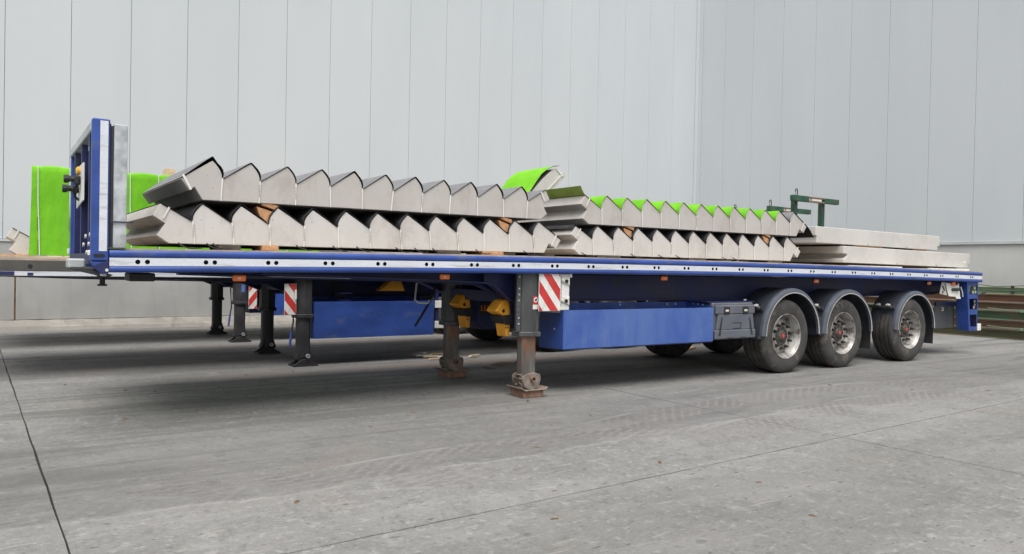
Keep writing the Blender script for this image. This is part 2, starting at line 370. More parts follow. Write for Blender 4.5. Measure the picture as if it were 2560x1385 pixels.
# ------------------------------------------------------------------ mesh helpers
class MB:
    def __init__(s): s.v = []; s.f = []; s.mi = []
    def add(s, vs, fs, mi=0):
        o = len(s.v); s.v += [tuple(p) for p in vs]
        for f in fs: s.f.append([i + o for i in f]); s.mi.append(mi)
        return s
    def box(s, x0, x1, y0, y1, z0, z1, mi=0):
        vs = [(x, y, z) for x in (x0, x1) for y in (y0, y1) for z in (z0, z1)]
        return s.add(vs, [(0, 1, 3, 2), (4, 6, 7, 5), (0, 4, 5, 1), (2, 3, 7, 6), (0, 2, 6, 4), (1, 5, 7, 3)], mi)
    def bbox(s, x0, x1, y0, y1, z0, z1, c=0.006, mi=0):
        """box with chamfered edges"""
        vs = []; idx = {}
        for i, (x, sx) in enumerate(((x0, 1), (x1, -1))):
            for j, (y, sy) in enumerate(((y0, 1), (y1, -1))):
                for k, (z, sz) in enumerate(((z0, 1), (z1, -1))):
                    idx[i, j, k, 0] = len(vs); vs.append((x, y + sy * c, z + sz * c))
                    idx[i, j, k, 1] = len(vs); vs.append((x + sx * c, y, z + sz * c))
                    idx[i, j, k, 2] = len(vs); vs.append((x + sx * c, y + sy * c, z))
        fs = []
        for i in (0, 1):
            fs.append([idx[i, 0, 0, 0], idx[i, 1, 0, 0], idx[i, 1, 1, 0], idx[i, 0, 1, 0]])
            fs.append([idx[0, i, 0, 1], idx[1, i, 0, 1], idx[1, i, 1, 1], idx[0, i, 1, 1]])
            fs.append([idx[0, 0, i, 2], idx[1, 0, i, 2], idx[1, 1, i, 2], idx[0, 1, i, 2]])
            for k in (0, 1):
                fs.append([idx[i, k, 0, 0], idx[i, k, 1, 0], idx[i, k, 1, 1], idx[i, k, 0, 1]])
                fs.append([idx[i, 0, k, 0], idx[i, 1, k, 0], idx[i, 1, k, 2], idx[i, 0, k, 2]])
                fs.append([idx[0, i, k, 1], idx[1, i, k, 1], idx[1, i, k, 2], idx[0, i, k, 2]])
                for l in (0, 1): fs.append([idx[i, k, l, 0], idx[i, k, l, 1], idx[i, k, l, 2]])
        return s.add(vs, fs, mi)
    def prism(s, poly, a, b, axis='y', mi=0, side=None):
        """poly in the plane normal to axis, extruded from a to b. axis y: (x,z); x: (y,z); z: (x,y)"""
        def pt(p, t):
            return {'y': (p[0], t, p[1]), 'x': (t, p[0], p[1]), 'z': (p[0], p[1], t)}[axis]
        n = len(poly); o = len(s.v)
        s.v += [pt(p, a) for p in poly] + [pt(p, b) for p in poly]
        s.f.append([o + i for i in range(n)]); s.mi.append(mi)
        s.f.append([o + n + i for i in reversed(range(n))]); s.mi.append(mi)
        for i in range(n):
            j = (i + 1) % n
            s.f.append([o + i, o + j, o + n + j, o + n + i]); s.mi.append(mi if side is None else side)
        return s
    def tube(s, pts, r, n=8, cap=True, mi=0):
        pts = [Vector(p) for p in pts]; rings = []
        for i, p in enumerate(pts):
            if i == 0: d = pts[1] - p
            elif i == len(pts) - 1: d = p - pts[-2]
            else: d = (pts[i + 1] - p).normalized() + (p - pts[i - 1]).normalized()
            d.normalize()
            u = d.cross(Vector((0, 0, 1)))
            if u.length < .05: u = d.cross(Vector((1, 0, 0)))
            u.normalize(); w = d.cross(u)
            rr = r[i] if isinstance(r, (list, tuple)) else r
            rings.append([p + rr * (math.cos(2 * math.pi * k / n) * u + math.sin(2 * math.pi * k / n) * w) for k in range(n)])
        o = len(s.v)
        for rg in rings: s.v += [tuple(q) for q in rg]
        for i in range(len(rings) - 1):
            for k in range(n):
                a = o + i * n + k; b2 = o + i * n + (k + 1) % n
                s.f.append([a, b2, b2 + n, a + n]); s.mi.append(mi)
        if cap:
            s.f.append([o + k for k in range(n)]); s.mi.append(mi)
            e = o + (len(rings) - 1) * n
            s.f.append([e + k for k in reversed(range(n))]); s.mi.append(mi)
        return s
    def lathe(s, prof, n=40, c=(0, 0, 0), mi=0, closed=False):
        """prof: list of (radius, y) revolved around the Y axis"""
        o = len(s.v); k = len(prof)
        for j in range(n):
            a = 2 * math.pi * j / n
            for r, y in prof: s.v.append((c[0] + r * math.cos(a), c[1] + y, c[2] + r * math.sin(a)))
        rng = k if closed else k - 1
        for j in range(n):
            for i in range(rng):
                a = o + j * k + i; b2 = o + j * k + (i + 1) % k
                c2 = o + ((j + 1) % n) * k + (i + 1) % k; d = o + ((j + 1) % n) * k + i
                s.f.append([a, b2, c2, d]); s.mi.append(mi)
        return s
    def ribbon(s, path, y0, y1, th, mi=0, edge=None):
        """sheet following path of (x,z) points, from y0 to y1, thickness th upward along the normal"""
        n = len(path); up = []
        for i in range(n):
            a = path[max(0, i - 1)]; b2 = path[min(n - 1, i + 1)]
            dx, dz = b2[0] - a[0], b2[1] - a[1]; L = math.hypot(dx, dz) or 1
            up.append((path[i][0] - dz / L * th, path[i][1] + dx / L * th))
        o = len(s.v)
        for y in (y0, y1):
            s.v += [(p[0], y, p[1]) for p in path] + [(p[0], y, p[1]) for p in up]
        e = mi if edge is None else edge
        for i in range(n - 1):
            s.f.append([o + n + i, o + n + i + 1, o + 3 * n + i + 1, o + 3 * n + i]); s.mi.append(mi)
            s.f.append([o + i, o + 2 * n + i, o + 2 * n + i + 1, o + i + 1]); s.mi.append(e)
            s.f.append([o + i, o + i + 1, o + n + i + 1, o + n + i]); s.mi.append(e)
            s.f.append([o + 2 * n + i, o + 3 * n + i, o + 3 * n + i + 1, o + 2 * n + i + 1]); s.mi.append(e)
        for i in (0, n - 1):
            s.f.append([o + i, o + n + i, o + 3 * n + i, o + 2 * n + i]); s.mi.append(e)
        return s
    def xf(s, fn): s.v = [tuple(fn(*p)) for p in s.v]; return s
    def mesh(s, name, mats, smooth=False):
        me = bpy.data.meshes.new(name); me.from_pydata(s.v, [], s.f)
        mats = mats if isinstance(mats, (list, tuple)) else [mats]
        for q in mats: me.materials.append(M[q] if isinstance(q, str) else q)
        if len(mats) > 1: me.polygons.foreach_set('material_index', s.mi)
        me.update()
        import bmesh
        bm = bmesh.new(); bm.from_mesh(me); bmesh.ops.recalc_face_normals(bm, faces=bm.faces); bm.to_mesh(me); bm.free()
        if smooth:
            me.polygons.foreach_set('use_smooth', [True] * len(me.polygons))
            me.set_sharp_from_angle(angle=R(smooth if smooth is not True else 35))
        return me
    def build(s, name, mats, parent=None, smooth=False, loc=None, bevel=0):
        o = bpy.data.objects.new(name, s.mesh(name, mats, smooth)); COL.objects.link(o)
        if parent is not None: o.parent = parent
        if loc: o.location = loc
        if bevel:
            b = o.modifiers.new('bevel', 'BEVEL'); b.width = bevel; b.segments = 1; b.limit_method = 'ANGLE'; b.angle_limit = R(25)
        return o

def tag(o, label, cat, group=None):
    o['label'] = label; o['category'] = cat
    if group: o['group'] = group
    return o
def empty(name, loc=(0, 0, 0), parent=None):
    o = bpy.data.objects.new(name, None); COL.objects.link(o); o.location = loc; o.empty_display_size = .2
    if parent is not None: o.parent = parent
    return o
def copy_tree(o, parent=None, loc=None):
    c = o.copy(); COL.objects.link(c)
    if parent is not None: c.parent = parent
    if loc is not None: c.location = loc
    for ch in list(o.children): copy_tree(ch, c)
    return c
def inst(name, me, parent, loc=(0, 0, 0), rot=None, scale=None):
    o = bpy.data.objects.new(name, me); COL.objects.link(o); o.parent = parent; o.location = loc
    if rot: o.rotation_euler = rot
    if scale: o.scale = scale
    return o
def text_mesh(body, size, name='print', depth=0.0):
    cu = bpy.data.curves.new(name, 'FONT'); cu.body = body; cu.size = size; cu.resolution_u = 2
    cu.align_x = 'CENTER'; cu.align_y = 'CENTER'; cu.extrude = depth
    o = bpy.data.objects.new(name, cu)
    me = bpy.data.meshes.new_from_object(o)
    bpy.data.objects.remove(o); bpy.data.curves.remove(cu)
    me.materials.clear(); me.materials.append(M['ink'])
    return me

# ------------------------------------------------------------------ ground
bgm = MB(); bgm.add([(-400, -400, -.035), (400, -400, -.035), (400, 400, -.035), (-400, 400, -.035)], [(0, 1, 2, 3)])
ground = bgm.build('ground', 'joint'); ground['kind'] = 'structure'
def gpt(a, b): return (4.972 + a - b * .0227, -2.753 + a * .042 + b)
ga = [-150, -23.0, -17.2, -11.3, -5.61, 0, 5.7, 11.4, 17.1, 150]
gb = [-150, -11.4, -5.7, 0, 14.4, 150]
for i in range(len(ga) - 1):
    for j in range(len(gb) - 1):
        e = .006
        def wob(t, s): return .0025 * math.sin(t * 7.3 + s) + .0018 * math.sin(t * 19.1 + s * 2)
        n = 40 if abs(ga[i]) < 30 and abs(ga[i + 1]) < 30 and abs(gb[j]) < 30 and abs(gb[j + 1]) < 30 else 1
        a0, a1, b0, b1 = ga[i] + e, ga[i + 1] - e, gb[j] + e, gb[j + 1] - e
        loop = [(a0 + (a1 - a0) * k / n, b0 + (wob(a0 + k * .3, i) if 0 < k else 0)) for k in range(n)]
        loop += [(a1 - (wob(b0 + k * .3, j + 3) if 0 < k else 0), b0 + (b1 - b0) * k / n) for k in range(n)]
        loop += [(a1 + (a0 - a1) * k / n, b1 - (wob(a1 - k * .3, i + 5) if 0 < k else 0)) for k in range(n)]
        loop += [(a0 + (wob(b1 - k * .3, j + 8) if 0 < k else 0), b1 + (b0 - b1) * k / n) for k in range(n)]
        sl = MB().prism([gpt(*q) for q in loop], -.03, 0.0, 'z')
        sl.build('slab', 'ground', ground)

# ------------------------------------------------------------------ warehouse: two clad walls meeting in an inner corner
house = empty('warehouse', (8, 11, 0))
tag(house, 'pale grey panel-clad warehouse with concrete plinth behind the trailers', 'building')
HL = Vector((8, 11, 0))
def hbuild(mb, name, m_, **k): return mb.xf(lambda x, y, z: (x - 8, y - 11, z)).build(name, m_, house, **k)
CXc, CYc = 18.285, 11.19
S0 = (-.823, 10.595); dL = Vector((CXc - S0[0], CYc - S0[1])).normalized(); nL = Vector((-dL.y, dL.x))   # nL points away from camera
seams = [-1.085, 0.0, 1.07, 2.12, 3.19, 4.24, 5.30, 6.33, 7.37, 8.42, 9.46, 10.50, 11.55, 12.58, 13.62, 14.69, 15.76, 16.83, 17.9]
LEN = (Vector((CXc, CYc)) - Vector(S0)).length
seams = [-1.085 * k for k in range(9, 1, -1)] + seams + [LEN]
def wl(s, d, z): return (S0[0] + dL.x * s + nL.x * d, S0[1] + dL.y * s + nL.y * d, z)
def wallbox(mb, s0, s1, d0, d1, z0, z1, fn, c=0.0):
    if c:
        t = MB().bbox(s0, s1, d0, d1, z0, z1, c)
    else:
        t = MB().box(s0, s1, d0, d1, z0, z1)
    mb.add([fn(*p) for p in t.v], t.f); return mb
ZT = 12.5
SL = 1.72; SR = 2.19
hbuild(wallbox(MB(), -10, LEN + .3, .05, .3, 0, ZT, wl), 'backing_wall', 'gap')
for a, b2 in zip(seams[:-1], seams[1:]):
    hbuild(wallbox(MB(), a + .003, b2 - .003, 0, .05, SL, ZT, wl, .005), 'cladding_panel', 'panel')
hbuild(wallbox(MB(), -10, LEN - .05, -.03, .05, SL - .05, SL - .004, wl), 'sill_flashing', 'sill')
pj = [-10, -5.8, .205, 6.2, 12.2, LEN - .02]
for a, b2 in zip(pj[:-1], pj[1:]):
    hbuild(wallbox(MB(), a + .012, b2 - .012, -.01, .049, .20, SL - .055, wl, .008), 'plinth_panel', 'plinth')
hbuild(wallbox(MB(), .17, .24, .02, .046, .205, 1.2, wl), 'joint_filler', 'rustjoint')
# crumbly footing under the plinth
fm = MB(); N = 160; fr = random.Random(3)
top = []; bot = []
for k in range(N + 1):
    s_ = -10 + (LEN + 10) * k / N
    top.append((s_, -.055 - .015 * fr.random(), .19 + .012 * fr.random())); bot.append((s_, -.12 - .04 * fr.random(), .07 + .02 * fr.random()))
vs = [wl(s_, .04, z) for s_, d, z in top] + [wl(*q) for q in top] + [wl(s_, d + .02, .085) for s_, d, z in bot] + [wl(*q) for q in bot] + [wl(s_, d - .03, -.01) for s_, d, z in bot]
fs = []
for r_ in range(4):
    for k in range(N): fs.append((r_ * (N + 1) + k, r_ * (N + 1) + k + 1, (r_ + 1) * (N + 1) + k + 1, (r_ + 1) * (N + 1) + k))
fm.add(vs, fs); hbuild(fm, 'footing', 'footing')
# right wall
dR = Vector((.0133, -.9999)); nR = Vector((.9999, .0133))
def wr(s, d, z): return (CXc + dR.x * s + nR.x * d, CYc + dR.y * s + nR.y * d, z)
hbuild(wallbox(MB(), -.3, 18, .05, .3, 0, ZT, wr), 'backing_wall', 'gap')
for k in range(17):
    a = k * 1.08
    hbuild(wallbox(MB(), a + .003 if k else .02, a + 1.08 - .003, 0, .05, SR, ZT, wr, .005), 'cladding_panel', 'panel')
hbuild(wallbox(MB(), .03, 18, -.045, .05, SR - .055, SR - .004, wr), 'sill_flashing', 'sill')
for a, b2 in ((.02, 5.9), (5.9, 11.9), (11.9, 18)):
    hbuild(wallbox(MB(), a + .008, b2 - .008, 0.0, .049, .0, SR - .06, wr, .006), 'plinth_panel', 'plinth_r')
cf = MB(); cf.box(CXc - .16, CXc - .001, CYc - .035, CYc - .012, SR, ZT); cf.box(CXc - .03, CXc - .008, CYc - .16, CYc - .036, SR, ZT)
hbuild(cf, 'corner_flashing', 'panel')

# ------------------------------------------------------------------ semi-trailers
ZR = 1.3584
def camber(x): return .044 * (1 - ((x - 6.5) / 6.5) ** 2)
XF, XB = -.23, 13.37
def bent(mb): return mb.xf(lambda x, y, z: (x, y, z + camber(x)))

def rail_mesh():
    n = 28; mb = MB()
    prof = [(0.008, .031), (.004, .036), (0.0, .044), (-.004, .062), (.0, .080), (.008, .088), (.05, .090), (.05, .078), (.046, .074), (.046, -.064), (.05, -.068), (.05, -.082), (.010, -.081), (.0, -.072), (-.004, -.056), (0, -.042), (.004, -.036), (.008, -.031)]
    k = len(prof)
    for i in range(n + 1):
        x = XF + (XB - XF) * i / n
        mb.v += [(x, y, ZR + z) for y, z in prof]
    for i in range(n):
        for j in range(k - 1):
            a = i * k + j; mb.f.append([a, a + 1, a + k + 1, a + k]); mb.mi.append(0)
    for i in (0, n):
        o = i * k; mb.f.append([o + j for j in range(2, 9)]); mb.mi.append(0); mb.f.append([o + j for j in range(8, 16)]); mb.mi.append(0)
    return bent(mb)
def strip_mesh():
    """white perforated strip: two round holes every half metre"""
    mb = MB(); h = .031; y = .003; r = .0185; n = 16
    xs = [XF]
    for i in range(27): xs += [i * .5 - .08, i * .5, i * .5 + .08]
    xs.append(XB)
    def quad(x0, x1): mb.add([(x0, y, ZR - h), (x1, y, ZR - h), (x1, y, ZR + h), (x0, y, ZR + h)], [(0, 1, 2, 3)])
    def holecell(x0, x1, cx):
        ring = []; outer = []
        for k in range(n):
            a = 2 * math.pi * k / n + math.pi / n
            ca, sa = math.cos(a), math.sin(a)
            ring.append((cx + r * ca, sa * r))
            t = min(((x1 - cx) if ca > 0 else (cx - x0)) / max(abs(ca), 1e-6), h / max(abs(sa), 1e-6))
            outer.append([cx + t * ca, t * sa])
        # snap the outermost points to the corners
        for sx, X_ in ((1, x1), (-1, x0)):
            for sz in (1, -1):
                b_ = min(range(n), key=lambda q: (outer[q][0] - X_) ** 2 + (outer[q][1] - sz * h) ** 2)
                outer[b_] = [X_, sz * h]
        o = len(mb.v)
        mb.v += [(a, y, ZR + b_) for a, b_ in ring] + [(a, y, ZR + b_) for a, b_ in outer] + [(a, y + .03, ZR + b_) for a, b_ in ring]
        for k in range(n):
            j = (k + 1) % n
            mb.f.append([o + k, o + j, o + n + j, o + n + k]); mb.mi.append(0)
            mb.f.append([o + k, o + 2 * n + k, o + 2 * n + j, o + j]); mb.mi.append(1)
        mb.f.append([o + 2 * n + k for k in range(n)]); mb.mi.append(1)
    last = XF
    for i in range(27):
        c = i * .5
        quad(last, c - .068); holecell(c - .068, c, c - .034); holecell(c, c + .068, c + .034); last = c + .068
    quad(last, XB)
    return bent(mb)

def wheel_assets():
    W = .385
    prof = [(.288, .02), (.30, .012), (.335, .004), (.40, -.006), (.445, -.002), (.475, .012), (.497, .035)]
    # tread with four grooves
    for gx in (.085, .155, .230, .300):
        prof += [(.505, gx - .010), (.484, gx - .008), (.484, gx + .008), (.505, gx + .010)]
    prof += [(.497, W - .035), (.475, W - .012), (.445, W + .002), (.40, W + .006), (.335, W - .004), (.288, W - .02)]
    t = MB().lathe(prof, 64)
    # zig-zag: shift groove vertices slightly along y
    k = len(prof)
    for j in range(64):
        for i in range(7, 23):
            x, y, z = t.v[j * k + i]; t.v[j * k + i] = (x, y + (.0045 if j % 2 else -.0045), z)
    tyre = t.mesh('tyre', 'rubber', 30)
    rp = [(.306, .014), (.306, .022), (.296, .026), (.286, .034), (.272, .05), (.262, .10), (.258, .135), (.248, .142), (.225, .128), (.20, .110), (.16, .100), (.135, .098), (.128, .105), (.128, .2), (.26, .2), (.27, .3), (.306, W - .02)]
    rp = [(.306, W - .02), (.300, .016), (.309, .010), (.309, .004), (.301, .003), (.292, .016), (.281, .034), (.268, .06), (.260, .115), (.250, .128), (.236, .118), (.215, .100), (.175, .092), (.132, .094), (.126, .11)]
    rim = MB().lathe(rp, 48).mesh('rim', 'rim', 40)
    hp = [(.131, .14), (.131, .096), (.124, .090), (.078, .086), (.070, .070), (.058, .062), (.0005, .060)]
    hb = MB().lathe(hp, 32)
    for a in range(8):
        an = a * math.pi / 4; hb.lathe([(.011, .092), (.011, .076), (.0005, .074)], 6, (.107 * math.cos(an), 0, .107 * math.sin(an)))
    hub = hb.mesh('hub', 'hub', 40)
    cap = MB().lathe([(.026, .062), (.025, .056), (.0005, .054)], 16).mesh('hub_cap', 'redcap', 40)
    nut = MB().lathe([(.024, .096), (.024, .084), (.0175, .082), (.0175, .046), (.012, .038), (.0005, .037)], 10).mesh('wheel_nut', 'nut', 40)
    return tyre, rim, hub, cap, nut
WA = wheel_assets()
def wheel(parent, loc, far=False, detail=True, spin=0.0):
    w = empty('wheel', loc, parent)
    w.rotation_euler = (0, spin, math.pi if far else 0)
    inst('tyre', WA[0], w); inst('rim', WA[1], w); inst('hub', WA[2], w)
    if detail:
        inst('hub_cap', WA[3], w)
        for k in range(10):
            a = 2 * math.pi * (k + .5) / 10
            inst('wheel_nut', WA[4], w, (.1675 * math.cos(a), 0, .1675 * math.sin(a)))
    return w

def tyre_letters(w, word, r=.425, a0=R(148), a1=R(62)):
    for i, ch in enumerate(word):
        if ch == ' ': continue
        a = a0 + (a1 - a0) * i / (len(word) - 1)
        me = text_mesh(ch, .062, 'tyre_letter', .002); me.materials.clear(); me.materials.append(M['letter'])
        o = bpy.data.objects.new('tyre_letter', me); COL.objects.link(o); o.parent = w
        o.matrix_local = Matrix.Translation((r * math.cos(a), -.0075, r * math.sin(a))) @ Matrix.Rotation(-(a - math.pi / 2), 4, 'Y') @ Matrix.Rotation(R(90), 4, 'X')

def leg_assets():
    # outer square tube with flange plate, collar
    u = MB(); u.prism([(3.655, .115), (3.745, .06), (3.845, .06), (3.845, .245), (3.655, .245)], .68, 1.33, 'z')
    up = u
    c = MB(); c.prism([(3.63, .105), (3.742, .04), (3.862, .04), (3.862, .262), (3.63, .262)], .645, .695, 'z')
    i = MB(); i.prism([(3.675, .12), (3.70, .092), (3.752, .078), (3.815, .078), (3.838, .10), (3.838, .21), (3.815, .232), (3.70, .232), (3.675, .21)], .12, .66, 'z')
    return up, c, i
def leg(parent, dy, top=1.33, rusty=True, rocker=False, name_far=False):
    L = empty('landing_leg', (3.75, .16 + dy, 0), parent)
    def b(mb, nm, m_, **k): return mb.xf(lambda x, y, z: (x - 3.75, y - .16, z)).build(nm, m_, L, **k)
    up, c, i = leg_assets()
    if top != 1.33: up.xf(lambda x, y, z: (x, y, z if z < 1 else top))
    lg = 'leg' if rusty else 'legshade'
    b(up, 'outer_tube', lg, bevel=.006); b(c, 'collar', lg, bevel=.006); b(i, 'inner_tube', 'legrust' if rusty else 'legshade', smooth=20)
    if not rocker:
        # side cheek plates, axle, tray
        ck = []
        for k in range(15):
            a = math.pi * (1.0 + k / 14.0); ck.append((3.765 + .118 * math.cos(a), .20 + .115 * math.sin(a)))
        ck += [(3.883, .215), (3.872, .245), (3.80, .265), (3.72, .262), (3.66, .235), (3.647, .215)]
        for yy in (.055, .245): b(MB().prism(ck, yy, yy + .014), 'cheek_plate', 'foot', bevel=.003)
        b(MB().lathe([(.015, .04), (.027, .035), (.027, .0), (.018, 0), (.018, .04)], 18, (3.765, .015, .20)), 'axle_pin', 'rustbox', smooth=40)
        b(MB().tube([(3.66, .07, .20), (3.66, .24, .20)], .010), 'cross_pin', 'foot', smooth=True)
        b(MB().tube([(3.70, .075, .10), (3.66, .14, .16)], .008), 'strut', 'foot', smooth=True)
        b(MB().tube([(3.68, .24, .10), (3.64, .16, .14)], .008), 'strut', 'foot', smooth=True)
        b(MB().prism([(3.63, .245), (3.67, .235), (3.68, .1), (3.70, .1), (3.72, .24)], .11, .2), 'hinge', 'foot')
        t = MB(); t.box(3.664, 3.917, .048, .304, 0.001, .075)
        b(t, 'foot_tray', 'rustbox', bevel=.004)
        f_ = MB(); f_.prism([(3.625, .105), (3.66, .078), (3.92, .078), (3.955, .10), (3.955, .108), (3.915, .088), (3.665, .088), (3.63, .113)], .02, .33)
        b(f_, 'tray_flange', 'foot', bevel=.002)
    else:
        ck = []
        for k in range(15):
            a = math.pi * k / 14.0; ck.append((3.765 + .15 * math.cos(a), .035 + .12 * math.sin(a)))
        ck += [(3.59, .004), (3.94, .004)]
        ck = [(3.935, .004), (3.935, .02), (3.88, .05), (3.83, .085), (3.765, .098), (3.70, .085), (3.65, .05), (3.595, .02), (3.595, .004)]
        for yy in (.05, .235): b(MB().prism(ck, yy, yy + .02), 'rocker_plate', 'black', bevel=.003)
        b(MB().prism([(3.65, .10), (3.70, .24), (3.83, .24), (3.88, .10), (3.84, .06), (3.69, .06)], .09, .22), 'hinge', 'black', bevel=.004)
        b(MB().box(3.60, 3.93, .03, .27, .0015, .018), 'foot_plate', 'black')
        b(MB().lathe([(.012, .03), (.028, .025), (.028, .0), (.016, 0), (.016, .03)], 16, (3.79, .02, .14)), 'axle_pin', 'steel', smooth=40)
    return L

def board(parent, x0, x1, y, z0, z1, flip=False, hardware=True):
    """red and white diagonal warning board"""
    B = empty('warning_board', (x0, y, z0), parent)
    w, h = x1 - x0, z1 - z0
    MB().bbox(0, w, .0, .006, 0, h, .002).build('plate', 'white_part', B)
    # stripes clipped to the rectangle
    sw = .098; sl = 1.28
    def clip(poly):
        for ax, lim, sgn in ((0, .004, 1), (0, w - .004, -1), (1, .004, 1), (1, h - .004, -1)):
            out = []
            for i in range(len(poly)):
                p, q = poly[i], poly[(i + 1) % len(poly)]
                fp, fq = (p[ax] - lim) * sgn, (q[ax] - lim) * sgn
                if fp >= 0: out.append(p)
                if (fp >= 0) != (fq >= 0):
                    t = fp / (fp - fq); out.append((p[0] + t * (q[0] - p[0]), p[1] + t * (q[1] - p[1])))
            poly = out
            if not poly: return poly
        return poly
    for k in range(-3, 9):
        z = k * .26 - .06
        poly = [(0, z), (w, z - w * sl), (w, z - w * sl + .135), (0, z + .135)]
        if flip: poly = [(w - a, b_) for a, b_ in poly]
        poly = clip(poly)
        if len(poly) > 2: MB().prism(poly, -.002, .003).build('red_stripe', 'red', B)
    return B

def chock(name, loc, rz, label, group=None):
    o = empty(name, loc); o.rotation_euler = (0, 0, rz)
    # wedge seen from the end: broad body with ridges
    b1 = MB().prism([(-.16, .02), (-.05, .13), (.06, .15), (.075, .0), (.06, -.26), (.02, -.265), (-.03, -.04)], -.08, .08)
    b1.build('wedge', 'chock', o, bevel=.012)
    for k in (-.045, 0, .045):
        MB().prism([(-.155, .025), (-.045, .137), (-.04, .130), (-.15, .018)], k - .010, k + .010).build('rib', 'chock', o, bevel=.003)
    MB().lathe([(.022, .0), (.018, -.004), (.0005, -.004)], 14, (-.045, -.081, .02)).build('hole', 'ink', o)
    for r_ in range(3):
        for c_ in range(3):
            MB().box(-.012 + .02 * r_, -.004 + .02 * r_, -.083, -.079, -.10 - .035 * c_, -.082 - .035 * c_).build('slot', 'ink', o)
    MB().prism([(-.09, -.03), (.085, -.02), (.085, -.13), (-.03, -.12)], -.095, .095).build('holder_band', 'black', o, bevel=.004)
    MB().tube([(.02, -.10, .15), (.045, -.105, -.06)], .008).build('clip', 'black', o, smooth=True)
    return tag(o, label, 'wheel chock', group)

def fender_asset(r=.64):
    sh = MB(); lip = MB(); trm = MB(); n = 28
    def arc(rad, y, z0=0.0): return [(rad * math.cos(math.pi * k / n), y, rad * math.sin(math.pi * k / n)) for k in range(n + 1)]
    def strip(mb, rows):
        k = n + 1; o = len(mb.v)
        for rw in rows: mb.v += rw
        for a in range(len(rows) - 1):
            for i in range(n): mb.f.append([o + a * k + i, o + a * k + i + 1, o + (a + 1) * k + i + 1, o + (a + 1) * k + i]); mb.mi.append(0)
    strip(sh, [arc(r - .004, .055), arc(r - .002, .075), arc(r - .002, .46), arc(r - .012, .46), arc(r - .012, .075)])
    strip(lip, [arc(r - .002, .075), arc(r + .001, .055), arc(r - .004, .030), arc(r - .022, .016), arc(r - .060, .008), arc(r - .066, .012), arc(r - .066, .05), arc(r - .02, .06)])
    strip(trm, [arc(r - .060, .006), arc(r - .0585, .003), arc(r - .067, .003), arc(r - .068, .010)])
    return sh.mesh('fender_shell', 'fender', 40), lip.mesh('fender_lip', 'fenderlip', 40), trm.mesh('fender_trim', 'trim', 40)
FA = fender_asset()
def clipmesh():
    mb = MB()
    mb.tube([(-.045, 0, .055), (-.02, 0, .06), (-.005, 0, .02), (.015, 0, .0), (.02, 0, -.05), (.045, 0, -.06)], .006, 6)
    mb.tube([(-.045, .02, .055), (-.02, .02, .06), (-.005, .02, .02), (.015, .02, .0), (.02, .02, -.05), (.045, .02, -.06)], .006, 6)
    mb.box(-.06, -.02, -.012, .032, .05, .062); mb.box(.02, .055, -.012, .032, -.07, -.055)
    return mb.mesh('fender_clip', 'trim', 40)
CLIP = clipmesh()
def fender(parent, cx, cz, flap=False, r=1.0):
    F = empty('fender', (cx, 0, cz), parent); F.scale = (r, 1, r)
    inst('fender_shell', FA[0], F); inst('fender_lip', FA[1], F); inst('fender_trim', FA[2], F)
    a = R(148)
    for yy in (.14, .30):
        inst('fender_clip', CLIP, F, (.645 * math.cos(a) - .012, yy, .645 * math.sin(a) + .012), (0, R(-20), 0), (1.3, 1.3, 1.3))
    MB().box(-.012, .012, .027, .04, -.005, .004).build('fender_badge', 'trim', F, loc=(.02, 0, .612))
    MB().tube([(-.60, .80, .40), (-.585, .62, .375), (-.577, .45, .36), (-.577, .10, .36)], .021, 10).build('fender_stay', 'leg', F, smooth=True)
    MB().tube([(-.577, .10, .36), (-.577, .075, .36)], .027, 10).build('stay_cap', 'fender', F, smooth=True)
    if flap:
        MB().box(.61, .622, .05, .46, -.28, .0).build('mud_flap', 'black', F)
    return F

RAIL = rail_mesh().mesh('side_rail', 'blue', 40)
STRIP = strip_mesh().mesh('reflective_strip', ['white', 'void'])

